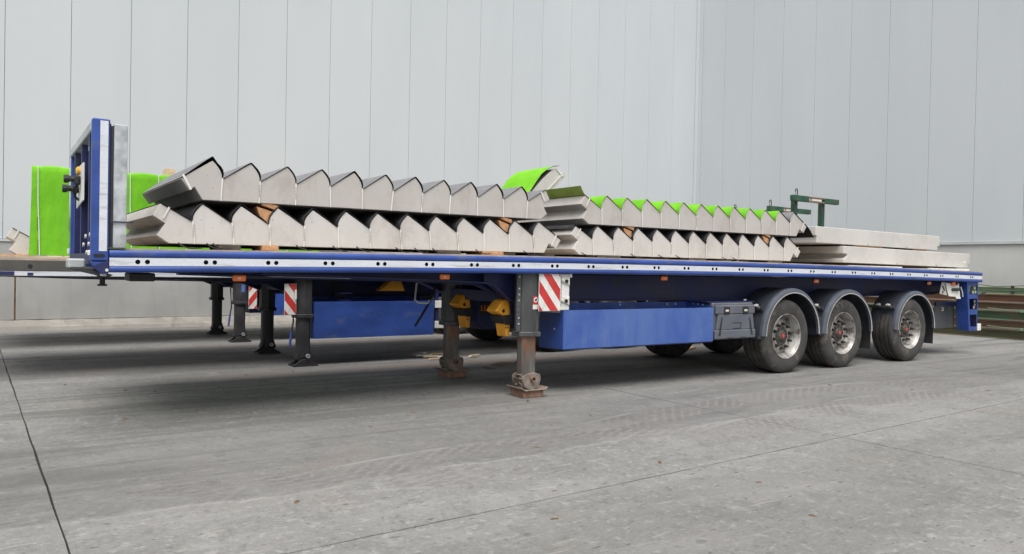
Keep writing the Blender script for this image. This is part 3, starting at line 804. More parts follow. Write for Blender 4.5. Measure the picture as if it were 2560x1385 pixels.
def trailer(ox, oy, dz, label, variant):
    T = empty('semi_trailer', (ox, oy, 0)); tag(T, label, 'trailer', None)
    main = variant == 1
    W = 2.5
    def up(mb): return mb.xf(lambda x, y, z: (x, y, z + dz))
    if main:
        inst('side_rail', RAIL, T); inst('reflective_strip', STRIP, T)
        inst('side_rail', RAIL, T, (0, W, 0), scale=(1, -1, 1)); inst('reflective_strip', STRIP, T, (0, W, 0), scale=(1, -1, 1))
    else:
        for y0, y1, s in ((0, .05, 1), (W - .05, W, -1)):
            rl = MB(); rl.box(XF, XB, y0, y1, 1.325, 1.443); rl.box(XF, XB, y0 + .01, y1 - .01, 1.26, 1.325)
            up(rl).build('side_rail', 'dirtygrey' if variant == 2 else 'blue_shaded', T, bevel=.004)
            ys = y0 + .004 if s > 0 else y1 - .01
            up(MB().box(XF + .01, XB - .01, ys, ys + .006, 1.272, 1.322)).build('reflective_strip', 'white', T)
            if s > 0:
                for k in range(26):
                    up(MB().lathe([(.024, .004), (.024, -.001), (.0005, -.001)], 16, (.0 + .5 * k + .145, -.0015, 1.375))).build('tie_hole', 'void', T)
                up(MB().box(.30, .50, y0 + .0005, y0 + .0035, 1.275, 1.318)).build('chipped_paint', 'blue_shaded', T)
                up(MB().box(.62, .675, y0 + .0005, y0 + .0035, 1.276, 1.305)).build('chipped_paint', 'blue_shaded', T)
    # deck of boards lying between the rails
    dk = MB()
    for k in range(8):
        y0 = .052 + k * (W - .104) / 8
        t = MB()
        for i in range(28): t.box(XF + .01 + i * (XB - XF - .02) / 28, XF + .01 + (i + 1) * (XB - XF - .02) / 28 + .0, y0, y0 + (W - .104) / 8 - .004, 1.425, 1.462)
        if main: bent(t)
        dk.add(t.v, t.f)
    up(dk).build('deck', 'deckwood', T)
    cm = MB().box(0, .07, .055, W - .055, 1.30, 1.424).mesh('cross_member', 'blue_shaded')
    for k in range(27):
        x = k * .5 - .035 + (.0 if k else .06)
        inst('cross_member', cm, T, (x, 0, dz + (camber(x) if main else 0)))
    # chassis beams with goose neck
    for yb in (.52, 1.90):
        pl = [(.35, 1.30), (.35, 1.27), (1.2, 1.245), (2.6, 1.225), (3.35, 1.19), (3.80, 1.01), (7.2, 1.01), (12.6, 1.06), (13.2, 1.12), (13.2, 1.30)]
        up(MB().prism(pl, yb, yb + .014)).build('chassis_beam', 'blue_shaded', T)
        fl = MB(); q = pl[1:-1]
        fl.ribbon([(a, b_ - .018) for a, b_ in q], yb - .06, yb + .075, .016)
        up(fl).build('beam_flange', 'blue_shaded', T)
    if main:
        # gusset plate in front of the near leg
        up(MB().prism([(3.30, 1.30), (3.30, 1.215), (3.38, 1.20), (3.62, 1.03), (3.79, 1.005), (3.79, 1.30)], .30, .312)).build('gusset_plate', 'blue_shaded', T)
        up(MB().ribbon([(1.0, 1.262), (2.6, 1.225), (3.30, 1.198), (3.38, 1.184), (3.62, 1.012), (3.79, .988)], .25, .36, .014)).build('gusset_flange', 'blue_shaded', T)
    # legs
    leg(T, 0, rusty=main, rocker=not main, top=1.33 + dz); leg(T, 1.62, rusty=main, rocker=not main, top=1.33 + dz)
    MB().box(3.70, 3.80, .25, 1.75, .98, 1.10).build('leg_cross_beam', 'blue_shaded', T)
    if main:
        fp = MB().box(3.598, 3.648, .118, .130, .70, 1.31)
        fo = fp.build('leg_flange', 'leg', T)
        bolt = MB().lathe([(.0095, .0), (.0095, -.008), (.0005, -.008)], 8).mesh('flange_bolt', 'steel')
        hole = MB().lathe([(.0075, .0), (.0075, -.0012), (.0005, -.0012)], 10).mesh('flange_hole', 'ink')
        for k in range(9):
            inst('flange_bolt' if k in (0, 1, 4, 5, 6, 8) else 'flange_hole', bolt if k in (0, 1, 4, 5, 6, 8) else hole, fo, (3.622, .1175, .78 + k * .062))
        for k in range(5):
            inst('flange_hole', hole, fo, (3.795, .0595, .72 + .02 * k))
        # sticker on the leg
        st = MB().box(3.762, 3.838, .0572, .0590, .985, 1.075).build('sticker', 'red', T)
        MB().lathe([(.028, 0), (.028, -.0008), (.0005, -.0008)], 20, (3.80, .0571, 1.035)).build('sticker_disc', 'white_part', st)
        MB().prism([(3.785, 1.03), (3.79, 1.045), (3.808, 1.05), (3.815, 1.04), (3.808, 1.025), (3.79, 1.02)], .0550, .0560).build('sticker_symbol', 'ink', st)
        MB().box(3.762, 3.838, .0572, .0590, .935, .983).build('sticker', 'white_part', T)
        # dark parts behind the legs: air tank box, holder
        MB().prism([(3.95, .70), (4.03, .60), (4.72, .60), (4.80, .70), (4.80, .97), (3.95, .97)], 1.46, 1.98).build('battery_box', 'blue_shaded', T, bevel=.008)
        MB().tube([(3.75, .70, 1.0), (4.7, .75, .99)], .06, 14).build('air_tank', 'black', T, smooth=30)
        MB().box(3.96, 4.14, 1.443, 1.458, .79, .93).build('holder_plate', 'black', T)
        for i, (a, b_) in enumerate(((3.975, .862), (4.022, .862), (4.07, .86))):
            em = MB()
            for r_ in range(3):
                em.box(a + .0062, a + .024, 1.438, 1.4425, b_ - .03 + r_ * .028, b_ - .021 + r_ * .028)
            em.box(a, a + .006, 1.438, 1.4425, b_ - .03, b_ + .035)
            em.build('embossed_mark', 'orange', T)
        # crank handle
        MB().tube([(3.05, 1.35, 1.17), (2.98, 1.25, .985), (3.0, 1.2, .955), (3.12, 1.2, .95), (3.15, 1.22, .98)], .011, 8).build('crank_rod', 'trim', T, smooth=True)
        MB().tube([(3.30, 1.35, 1.14), (3.15, 1.25, .93), (2.94, 1.15, .70)], .014, 8).build('crank_handle', 'black', T, smooth=True)
        # warning board and its white holder
        board(T, 3.815, 4.10, .028, .915, 1.312)
        hd = MB().bbox(4.104, 4.24, .05, .058, .922, 1.31, .002).build('board_holder', 'white_part', T)
        for zz in (1.235, 1.02):
            MB().prism([(4.13, zz + .05), (4.20, zz + .03), (4.235, zz + .05), (4.235, zz - .05), (4.20, zz - .03), (4.13, zz - .015), (4.12, zz + .01)], .035, .049).build('clamp', 'trim', hd, bevel=.004)
            MB().lathe([(.020, .0), (.020, -.012), (.014, -.012), (.012, -.004), (.0005, -.004)], 14, (4.185, .035, zz)).build('clamp_ring', 'ink', hd, smooth=40)
            MB().lathe([(.014, .0), (.012, -.01), (.0005, -.01)], 12, (4.145, .034, zz + .005)).build('clamp_knob', 'trim', hd, smooth=40)
        MB().box(4.125, 4.130, .048, .0495, .96, 1.28).build('slot_line', 'ink', hd)
        MB().box(4.235, 4.275, .05, .056, 1.275, 1.325).build('bracket_tab', 'white_part', hd)
        MB().prism([(3.82, .913), (4.12, .913), (4.10, .895), (4.0, .90)], .03, .06).build('board_ledge', 'leg', T)
        # long open blue stowage trough
        bx = empty('stowage_box', (4.15, .03, .497), T)
        def bb(mb, nm, m_='blue', **k): return mb.xf(lambda x, y, z: (x - 4.15, y - .03, z - .497)).build(nm, m_, bx, **k)
        bb(MB().box(4.152, 6.528, .03, .034, .497, .919), 'front_panel', 'blue_faded', bevel=.0015)
        bb(MB().prism([(.034, .497), (.47, .480), (.47, .919), (.034, .919)], 4.152, 4.157, 'x'), 'end_panel', 'blue')
        bb(MB().prism([(.034, .497), (.47, .480), (.47, 1.0), (.40, 1.0), (.034, .925)], 6.522, 6.528, 'x'), 'end_panel', 'blue')
        bb(MB().box(4.157, 6.522, .034, .47, .486, .496), 'floor_panel', 'blue_shaded')
        bb(MB().box(4.157, 6.522, .465, .469, .496, .975), 'back_panel', 'blue')
        for xx in (4.3, 4.44, 5.25, 6.05, 6.2):
            bb(MB().lathe([(.012, 0), (.012, -.008), (.0005, -.008)], 8, (xx + .1, .4645, .945)), 'rivet', 'steel')
        for yy, zz in ((.2, .935), (.28, .94), (.36, .945)):
            bb(MB().box(6.515, 6.5215, yy - .01, yy + .01, zz - .0, zz + .02), 'rivet', 'steel')
        bb(MB().box(4.149, 4.1515, .18, .195, .70, .715), 'paint_chip', 'white_part')
        # grey plastic toolbox with two latches
        tb = empty('toolbox', (6.6, .04, .5), T)
        def tbb(mb, nm, m_='toolbox', **k): return mb.xf(lambda x, y, z: (x - 6.6, y - .04, z - .5)).build(nm, m_, tb, **k)
        tbb(MB().bbox(6.555, 7.345, .07, .55, .505, .975, .018), 'case', 'toolbox')
        lid = [(6.575, .515), (7.325, .515), (7.325, .925), (6.575, .925)]
        def lidface(x0, x1, z0, z1, y): return MB().bbox(x0, x1, y, .069, z0, z1, .012)
        tbb(lidface(6.572, 7.352, .515, .63, .030), 'lid_lower')
        tbb(MB().prism([(6.60, .63), (7.33, .63), (7.30, .83), (6.63, .83)], .036, .0695), 'lid_face', bevel=.008)
        tbb(lidface(6.585, 7.335, .83, .945, .034), 'lid_upper')
        for xx in (6.78, 7.14):
            l_ = tbb(MB().bbox(xx - .055, xx + .055, .028, .0345, .835, .925, .006), 'latch_recess', 'ink')
            tbb(MB().bbox(xx - .03, xx + .03, .0215, .029, .862, .888, .004), 'latch', 'trim')
        for z0, z1, x0, x1 in ((.715, .722, 6.90, 7.06), (.645, .652, 6.90, 7.06), (.645, .722, 7.053, 7.06)):
            tbb(MB().box(x0, x1, .0325, .037, z0, z1), 'emblem_frame', 'ink')
        tbb(MB().prism([(6.63, .56), (6.665, .56), (6.70, .80), (6.69, .80)], .0265, .032), 'rib', 'ink')
        tbb(MB().prism([(7.29, .56), (7.255, .56), (7.22, .78), (7.23, .78)], .0265, .032), 'rib', 'ink')
        for xx in (6.85, 7.1): tbb(MB().box(xx - .06, xx + .06, .026, .0305, .523, .533), 'hinge', 'ink')
        MB().box(6.5, 7.4, .1, .5, .978, .99).build('toolbox_rail', 'blue_shaded', T)
        # marker lamps
        for x, z in ((.755, 1.237), (2.72, 1.268), (5.725, 1.278), (8.735, 1.262), (11.79, 1.25)):
            l_ = MB().bbox(x - .054, x + .054, .088, .112, z - .026, z + .026, .008).build('marker_lamp', 'orange', T)
            MB().bbox(x - .03, x + .03, .1125, .14, z - .01, z + .06, .003).build('lamp_bracket', 'black', l_)
            MB().box(x - .015, x + .012, .0872, .0879, z - .008, z + .008).build('lamp_mark', 'trim', l_)
        # side reflex strips seen just below the rail, underside hardware at the front
        MB().bbox(-.05, .14, .3, .6, 1.20, 1.268, .01).build('king_pin_plate', 'black', T)
        MB().lathe([(.0005, 0), (.035, 0), (.035, .012), (.02, .016), (.02, .06), (.04, .07), (.04, .1), (.0005, .1)], 16).xf(lambda x, y, z: (x - .25, .25 + z, 1.165 + y)).build('stop_buffer', 'black', T, smooth=30)
    else:
        box0, box1, bz0, bz1 = (3.87, 5.67, .365, .862) if variant == 2 else (4.2, 6.3, .45, .86)
        bx = empty('stowage_box', (box0, .04, bz0), T)
        def bb(mb, nm, m_='blue'): return mb.xf(lambda x, y, z: (x - box0, y - .04, z - bz0)).build(nm, m_, bx)
        bb(MB().box(box0, box1, .04, .044, bz0, bz1), 'front_panel'); bb(MB().box(box0, box0 + .004, .0445, .45, bz0, bz1), 'end_panel')
        bb(MB().box(box1 - .004, box1, .0445, .45, bz0, bz1), 'end_panel'); bb(MB().box(box0 + .005, box1 - .005, .0445, .45, bz0 + .002, bz0 + .01), 'floor_panel')
        bb(MB().box(box0 + .005, box1 - .005, .445, .449, bz0 + .011, bz1 + .05), 'back_panel')
        if variant == 2:
            board(T, 3.475, 3.635, .075, .69, 1.10)
            MB().tube([(3.62, .05, .9), (3.615, .045, 1.02)], .014, 8).build('signal_lamp', 'white_part', T, smooth=True)
            for z0 in (.455, .755):
                MB().bbox(5.70, 7.1, .05, .075, z0, z0 + .105, .004).build('side_guard', 'white_part', T)
            for xx in (5.72, 6.9):
                MB().box(xx, xx + .05, .08, .12, .44, 1.2).build('guard_post', 'blue_shaded', T)
            cb = MB(); cb.box(4.25, 4.40, .30, .305, .88, .97); cb.box(4.25, 4.4, .05, .31, .97, .975); cb.box(4.25, 4.4, .05, .31, .875, .88)
            cb.build('cable_duct', 'blue_shaded', T)
        else:
            board(T, 3.88, 4.02, .06, .57, .975, flip=True)
            for zz in (.9, .78): MB().lathe([(.03, 0), (.03, -.02), (.018, -.02), (.016, -.008), (.0005, -.008)], 14, (4.10, .06, zz)).build('clamp_ring', 'trim', T, smooth=40)
            MB().box(4.08, 4.12, .065, .07, .6, .98).build('board_holder', 'black', T)
            MB().box(3.755, 3.815, .0572, .0595, .86, .99).build('sticker', 'bluelabel', T)
        # crank pipe in front of the near leg
        MB().tube([(3.60, .10, 1.2), (3.585, .09, .9), (3.60, .08, .6), (3.57, .07, .45)], .012, 8).build('crank_rod', 'black', T, smooth=True)
        MB().tube([(3.575, .07, .47), (3.55, .06, .28)], .016, 8).build('crank_grip', 'blue', T, smooth=True)
        MB().prism([(4.1, .45), (4.1, 1.1), (4.9, 1.1), (4.9, .45)], .8, 1.5).build('battery_box', 'blue_shaded', T)
    # axles and wheels
    for k, x in enumerate((8.03, 9.345, 11.16)):
        w_ = wheel(T, (x, .045, .505), spin=.4 * k + .1 if not (main and k == 1) else 0)
        if main and k == 1: tyre_letters(w_, 'PIRELLI')
        wheel(T, (x, W - .045, .505), far=True, detail=False, spin=.3 * k)
        MB().tube([(x, .36, .505), (x, W - .36, .505)], .075, 14).build('axle', 'black', T, smooth=30)
        for yb in (.60, 1.82):
            MB().prism([(x - .62, .95), (x - .55, .62), (x - .45, .58), (x + .3, .46), (x + .42, .52), (x + .42, .60), (x + .1, .62), (x - .42, .80), (x - .48, 1.0)], yb - .04, yb + .06).build('trailing_arm', 'black', T)
            MB().tube([(x + .36, yb + .02, .58), (x + .36, yb + .02, .97)], [.11, .13], 16).build('air_spring', 'rubber', T, smooth=30)
    if main:
        fender(T, 8.12, .525); fender(T, 9.44, .52, flap=True, r=.985); fender(T, 11.275, .52, flap=True, r=.945)
        MB().prism([(8.735, .50), (8.84, .50), (8.82, .70), (8.79, .76), (8.75, .70)], .05, .46).build('fender_joiner', 'fender', T)
        fender_p = MB().box(7.42, 7.49, .05, .46, .49, .53).build('fender_foot', 'fender', T)
        # rear: white control bracket with orange lamp, dark plate, rear light carrier
        rb = empty('control_bracket', (12.2, .1, 1.0), T)
        def rbb(mb, nm, m_, **k): return mb.xf(lambda x, y, z: (x - 12.2, y - .1, z - 1.0)).build(nm, m_, rb, **k)
        rbb(MB().prism([(12.16, 1.075), (12.215, 1.265), (12.36, 1.265), (12.40, 1.045)], .11, .116), 'side_plate', 'trim')
        rbb(MB().prism([(12.30, 1.255), (12.745, 1.25), (12.80, 1.02), (12.83, .985), (12.68, .985), (12.64, 1.02), (12.41, 1.03)], .088, .095), 'front_plate', 'white_part', bevel=.002)
        rbb(MB().bbox(12.46, 12.60, .05, .085, 1.215, 1.275, .01), 'rotary_lamp', 'orange')
        rbb(MB().lathe([(.022, 0), (.022, -.02), (.0005, -.02)], 14, (12.58, .05, 1.245)), 'lamp_knob', 'ink')
        rbb(MB().tube([(12.50, .07, 1.145), (12.56, .06, 1.145), (12.72, .06, 1.14)], .014, 8), 'valve', 'black', smooth=True)
        for xx in (12.51, 12.57, 12.65, 12.70): rbb(MB().lathe([(.024, .01), (.026, -.012), (.0005, -.012)], 8, (xx, .07, 1.145)), 'valve_nut', 'nut')
        rbb(MB().prism([(12.22, 1.21), (12.25, 1.21), (12.32, 1.13), (12.29, 1.12)], .1035, .1085), 'slot', 'ink')
        rbb(MB().lathe([(.02, 0), (.02, -.006), (.0005, -.006)], 12, (12.25, .109, 1.10)), 'slot', 'ink')
        rbb(MB().tube([(12.79, .08, 1.19), (12.83, .07, 1.10), (12.85, .07, 1.02)], .010, 8), 'lever', 'trim', smooth=True)
        MB().box(12.37, 13.05, .30, .31, .47, .90).build('spray_plate', 'leg', T)
        MB().box(12.37, 13.05, .27, .299, .865, .925).build('plate_bar', 'blue_shaded', T)
        MB().prism([(13.02, .50), (13.16, .50), (13.13, .90), (13.0, .90)], .24, .262).build('hinge_bar', 'leg', T)
        for zz in (.83, .58):
            MB().lathe([(.03, 0), (.03, -.012), (.0005, -.012)], 12, (13.07, .2395, zz)).build('hinge_bolt', 'white_part', T)
            MB().prism([(13.13, zz + .06), (13.17, zz + .04), (13.18, zz + .01), (13.17, zz - .03), (13.185, zz - .06), (13.13, zz - .08)], .2, .23).build('hinge_knuckle', 'white_part', T)
        MB().tube([(12.62 + .03 * math.cos(a), .292, .80 + .03 * math.sin(a)) for a in [i * math.pi / 6 for i in range(13)]], .007, 6).build('pull_ring', 'trim', T, smooth=True)
        # rear light carrier: plate with three windows
        lc = empty('light_carrier', (13.1, .05, .43), T)
        def lcb(mb, nm, m_, **k): return mb.xf(lambda x, y, z: (x - 13.1, y - .05, z - .43)).build(nm, m_, lc, **k)
        x0t, x0b, x1 = 12.95, 13.06, 13.335
        def xl(z): return x0b + (x0t - x0b) * (z - .43) / (1.285 - .43)
        zb = [.43, .50, .71, .80, .985, 1.06, 1.225, 1.285]
        pm = MB()
        for i in range(0, 8, 2):
            pm.prism([(xl(zb[i]), zb[i]), (x1, zb[i]), (x1, zb[i + 1]), (xl(zb[i + 1]), zb[i + 1])], .05, .058)
        for i in (1, 3, 5):
            za, zc = zb[i], zb[i + 1]
            pm.prism([(xl(za), za), (xl(za) + .045, za), (xl(zc) + .04, zc), (xl(zc), zc)], .05, .058)
            pm.prism([(x1 - .022, za), (x1, za), (x1, zc), (x1 - .022, zc)], .05, .058)
        lcb(pm, 'carrier_plate', 'blue')
        lcb(MB().prism([(xl(.43), .43), (xl(1.285), 1.285), (xl(1.285) - .012, 1.285), (xl(.43) - .012, .43)], .05, .24), 'carrier_flange', 'blue')
        lcb(MB().box(x1 - .008, x1 - .0005, .059, .30, .43, 1.03), 'carrier_flange', 'blue_shaded')
        lcb(MB().prism([(13.06, 1.062), (13.14, 1.222), (13.33, 1.222), (13.33, 1.062)], .066, .074), 'lamp_housing', 'black')
        for a, b_ in ((13.245, 1.17), (13.19, 1.098), (13.275, 1.10)):
            lcb(MB().lathe([(.03, 0), (.03, -.004), (.0005, -.005)], 16, (a, .0655, b_)), 'lamp_lens', 'ptgreen')
        for a, b_ in ((13.285, .94), (13.295, .87), (13.27, .83)):
            lcb(MB().lathe([(.028, 0), (.028, -.01), (.0005, -.012)], 16, (a, .085, b_)), 'lamp_lens', 'rim')
        lcb(MB().bbox(13.345, 13.46, .04, .10, .425, .545, .006), 'bumper_block', 'white_part')
        lcb(MB().tube([(13.33, .06, 1.045), (13.38, .05, 1.045), (13.47, .03, 1.085), (13.53, .03, 1.09)], .02, 8), 'contour_lamp_arm', 'black', smooth=True)
        # galvanised socket for rear
        MB().box(13.0, 13.36, .06, W - .06, 1.20, 1.28).build('rear_beam', 'blue', T)
        headboard(T)
    return T

def headboard(T):
    Hb = empty('headboard', (-.3, 0, 1.3), T)
    def b(mb, nm, m_, **k): return mb.xf(lambda x, y, z: (x + .3, y, z - 1.3)).build(nm, m_, Hb, **k)
    WD = 2.15
    b(MB().bbox(-.356, -.235, .0, .07, 1.36, 2.43, .008), 'side_post', 'blue')
    b(MB().box(-.302, -.248, -.004, -.0005, 1.435, 2.415), 'reflective_strip', 'white')
    b(MB().bbox(-.34, -.28, WD - .07, WD, 1.33, 2.40, .006), 'side_post', 'blue')
    b(MB().prism([(.071, 2.36), (WD, 2.36), (WD, 2.43), (.071, 2.43)], -.35, -.27, 'x'), 'top_beam', 'steel', bevel=.006)  # pale steel puts reflected light into the beam's colour
    b(MB().box(-.352, -.345, .072, .10, 1.40, 2.34), 'edge_flange', 'trim')
    for yy in (.40, 1.05, 1.7):
        b(MB().box(-.335, -.285, yy, yy + .06, 1.34, 2.355), 'mullion', 'blue_shaded')
    b(MB().box(-.29, -.275, .07, WD - .07, 1.36, 2.30), 'back_sheet', 'blue_shaded')
    b(MB().box(-.34, -.28, .07, WD - .07, 1.335, 1.42), 'bottom_beam', 'blue_shaded')
    bolt = MB().lathe([(.018, 0), (.018, -.012), (.0005, -.014)], 10).mesh('bolt', 'trim', 40)
    for yy, zz in ((.20, 1.56), (.55, 1.555), (.30, 1.49), (.72, 1.49), (.45, 1.425)):
        inst('bolt', bolt, Hb, (-.337 + .3, yy, zz - 1.3), (0, 0, R(-90)))
    # coupling panel with air couplings
    cp = b(MB().prism([(.72, 1.86), (1.30, 1.82), (1.30, 2.17), (.72, 2.17)], -.352, -.342, 'x'), 'coupling_panel', 'white_part')
    for yy, zz in ((.95, 2.045), (1.10, 1.975)):
        h = MB().tube([(-.352, yy, zz), (-.375, yy, zz), (-.395, yy, zz), (-.425, yy, zz + .004), (-.455, yy, zz), (-.475, yy, zz)], [.03, .04, .028, .026, .036, .034], 10)
        b(h, 'air_coupling', 'black', smooth=30)
        b(MB().bbox(-.40, -.362, yy - .05, yy + .045, zz - .045, zz + .03, .01), 'coupling_body', 'black')
        b(MB().tube([(-.43, yy - .04, zz - .01), (-.43, yy + .04, zz + .01)], .012, 8), 'coupling_lug', 'black', smooth=True)
    b(MB().tube([(-.36, .98, 2.02), (-.40, 1.02, 1.96), (-.38, 1.05, 1.90), (-.352, 1.06, 1.88)], .012, 8), 'air_hose', 'black', smooth=True)
    b(MB().tube([(-.352, .98, 2.118), (-.375, .98, 2.122), (-.385, .98, 2.122)], [.032, .038, .02], 12), 'coupling_cap', 'yellow', smooth=30)
    # galvanised load stop post behind the headboard, with thin shelf plate
    gp = MB().bbox(-.208, -.116, -.0, .12, 1.462, 2.40, .004)
    b(gp, 'galvanised_post', 'steel')
    b(MB().box(-.225, -.2085, .012, .11, 1.462, 2.385), 'post_web', 'black')
    b(MB().box(-.234, -.226, .02, .14, 1.462, 2.40), 'post_plate', 'black')
    b(MB().box(-.232, -.07, -.014, -.003, 1.655, 1.664), 'shelf_plate', 'blue_shaded')
    # corner foot: folded gusset with slot, grey buffer
    b(MB().prism([(-.356, 1.355), (-.235, 1.355), (-.235, 1.265), (-.285, 1.262), (-.345, 1.32)], .004, .066), 'corner_gusset', 'blue', bevel=.006)
    b(MB().prism([(-.35, 1.315), (-.237, 1.37), (-.237, 1.275), (-.27, 1.268)], -.006, .0035), 'corner_fold', 'blue_shaded')
    sl = [(-.322 + .016 * math.cos(a), 1.40 + .013 * math.sin(a)) for a in [R(90 + 22.5 * i) for i in range(9)]] + [(-.275 + .016 * math.cos(a), 1.40 + .013 * math.sin(a)) for a in [R(-90 + 22.5 * i) for i in range(9)]]
    b(MB().prism(sl, -.0025, .0005), 'slot', 'void')
    b(MB().bbox(-.49, -.375, .15, .40, 1.30, 1.375, .012), 'buffer', 'lamp_grey')
    b(MB().prism([(-.48, 1.295), (-.24, 1.235), (-.20, 1.255), (-.24, 1.268), (-.40, 1.305)], .02, .5), 'underside_plate', 'black')
    b(MB().bbox(-.29, -.245, .01, .06, 1.245, 1.30, .006), 'grey_wedge', 'lamp_grey')
    b(MB().tube([(-.40, .12, 1.30), (-.34, .06, 1.30), (-.27, .03, 1.285)], .016, 8), 'hose', 'black', smooth=True)
    b(MB().lathe([(.012, 0), (.012, -.01), (.0005, -.01)], 8, (-.248, -.0065, 1.292)), 'bolt', 'trim')
    for zz, z1 in ((1.40, 1.44),):
        b(MB().bbox(-.372, -.353, .03, .06, zz, z1, .004), 'side_lamp', 'white_part')
    b(MB().bbox(-.36, -.34, WD - .03, WD + .02, 1.42, 1.47, .004), 'side_lamp', 'white_part')

trailer(0, 0, 0, 'blue flatbed semi-trailer in front carrying the stair flights, with white perforated side strip', 1)
trailer(-1.27, 3.40, -.095, 'second semi-trailer with mud-grey side rail parked directly behind the front blue one', 2)
trailer(-1.2, 6.87, -.11, 'farthest semi-trailer parked nearest the warehouse wall, seen between the legs', 3)

chock('wheel_chock', (3.60, .42, .885), R(12), 'bright orange wheel chock strapped beside the front landing leg of the front trailer', 'orange wheel chocks')
chock('wheel_chock', (3.72, 1.45, .90), R(12), 'shaded orange wheel chock strapped beside the crank handle, near the far landing leg', 'orange wheel chocks')
tc = MB().prism([(0, 0), (.40, 0), (.32, .20), (.24, .20)], 0, .16)
o = tc.build('wheel_chock', 'chock', None, bevel=.012); o.location = (3.59, 3.56, .998)
tag(o, 'triangular dull orange wheel chock in the shade under the second trailer', 'wheel chock', 'orange wheel chocks')

# ------------------------------------------------------------------ precast stair flights
PT = .3155
def steep(a, b2, bul, n=5):
    """convex curve from valley a to peak b2"""
    out = []; dx, dz = b2[0] - a[0], b2[1] - a[1]; L = math.hypot(dx, dz)
    nx, nz = -dz / L, dx / L
    for i in range(1, n):
        t = i / n; k = bul * math.sin(math.pi * t ** .8); out.append((a[0] + dx * t + nx * k, a[1] + dz * t + nz * k))
    return out
def flight_profile(n, bul=.020, tip=.307):
    """upper line from left nib to right tip; first peak at x=0, underside at z=0; steep sides face left"""
    V, P_ = .183, .333
    top = [(-.324, .322)]; valleys = []
    for k in range(n):
        v = (k * PT - .078, V); p_ = (k * PT, P_)
        valleys.append(v); top += [v] + steep(v, p_, bul) + [p_]
    xn = (n - 1) * PT
    top.append((xn + tip, .148 + (.307 - tip) * .35))
    right = [(xn + tip - .068, .052 + (.307 - tip) * .35), (xn + .142, .104), (xn + .078, .0)]
    left = [(-.259, 0), (-.350, .060), (-.288, .162), (-.382, .222)]
    return top, valleys, right, left
def flight(x0, y0, z0, n, label, slope=0.0, mirror=False, w=2.0, felt='felt', tip=.307, felt_from=0, felt_to=None, lead=None, trail=None, seed=1, text_on=(), edge='feltdark', lift=(), conc='precast'):
    rnd = random.Random(seed)
    F = empty('stair_flight', (x0, y0, z0)); tag(F, label, 'stair flight', 'precast concrete stair flights')
    F.rotation_euler = (0, -math.atan(slope), 0)
    mx = -1 if mirror else 1
    def flip(mb): return mb.xf(lambda x, y, z: (mx * x, y, z))
    top, valleys, right, left = flight_profile(n, tip=tip)
    body = MB().prism(top + right + left, 0, w)
    flip(body).build('concrete_body', conc, F, bevel=.004)
    # felt laid over the steps
    path = []
    if lead: path += [(-.324 + a, .322 + b_) for a, b_ in lead]
    path.append((-.322, .326))
    for k in range(n):
        v = (k * PT - .078, .183); p_ = (k * PT, .333)
        e = .0005 + .002 * rnd.random()
        lf = lift[k] if k < len(lift) else .004 * rnd.random()
        path.append((v[0] - .012, v[1] + .0075)); path.append((v[0] + .001, v[1] + .002))
        path += steep((v[0] - .001, v[1] + .006), (p_[0] - .010, p_[1] + e), .020 + .005 * rnd.random() + lf * .4)
        path += [(p_[0] - .007, p_[1] + e + lf * .7), (p_[0], p_[1] + e + .001 + lf), (p_[0] + .010, p_[1] + e - .003 + lf), (p_[0] + .07, p_[1] - .042 + e + lf * .8)]
    xn = (n - 1) * PT
    path.append((xn + tip - .002, .153 + (.307 - tip) * .35))
    if trail: path += [(xn + tip + a, .148 + b_) for a, b_ in trail]
    def span(a, b_):  # felt between peak indices
        s_ = 0 if a == 0 else next(i for i, q in enumerate(path) if q[0] > a * PT - .01)
        e_ = len(path) if b_ is None else next(i for i, q in enumerate(path) if q[0] > b_ * PT + .012)
        return path[s_:e_]
    if felt_to is None:
        flip(MB().ribbon(path, -.008, w + .008, .0032, 0, 1)).build('felt_cover', [felt, edge], F, smooth=30)
    else:
        flip(MB().ribbon(span(felt_from, felt_to), -.008, w + .008, .0032, 0, 1)).build('felt_cover', [felt, edge], F, smooth=30)
        flip(MB().ribbon(span(felt_to, None), -.008, w + .008, .0032, 0, 1)).build('felt_cover', ['felt', 'feltdark'], F, smooth=30)
    # white straps over the valleys and down the near side
    for k, v in enumerate(valleys + [(xn + .235, .19), (-.26, .288)]):
        lean = rnd.uniform(-.012, .012) + (.016 if mirror else .01) * rnd.random()
        wd = .0065 + .001 * rnd.random(); zt = v[1] + .006
        if k == n: pl = [(v[0] - wd, zt + .01), (v[0] + wd, zt), (v[0] + wd - .065, .075), (v[0] - wd - .065, .085)]
        elif k == n + 1: pl = [(v[0] - wd, zt + .005), (v[0] + wd, zt - .004), (v[0] - .045 + wd, .20), (v[0] - .045 - wd, .205)]
        else: pl = [(v[0] - wd, zt), (v[0] + wd, zt), (v[0] + wd * .75 + lean, .0), (v[0] - wd * .75 + lean, .0)]
        s_ = MB().prism(pl, -.0105, -.0085)
        if k < n: s_.box(v[0] - wd, v[0] + wd, -.009, w + .012, v[1] + .009, v[1] + .011)
        so = flip(s_).build('strap', 'strap', F)
        if k in text_on:
            me = text_mesh('WWW.BETSECO.BE', .0125)
            inst('strap_print', me, so, (mx * (v[0] + lean * .5), -.0112, .10 + .01 * rnd.random()), (R(90), R(-90), 0))
    return F
flight(.489, .25, 1.516, 12, 'lowest front stair flight on the deck, behind the headboard post, topped by a grey-felted flight', slope=.0062, text_on=(0, 1, 2, 3, 5, 6, 8, 11), seed=3, felt='feltlow', lift=(.004, .016, .012, .014, .010, .004, .012, .008, .002, .006))
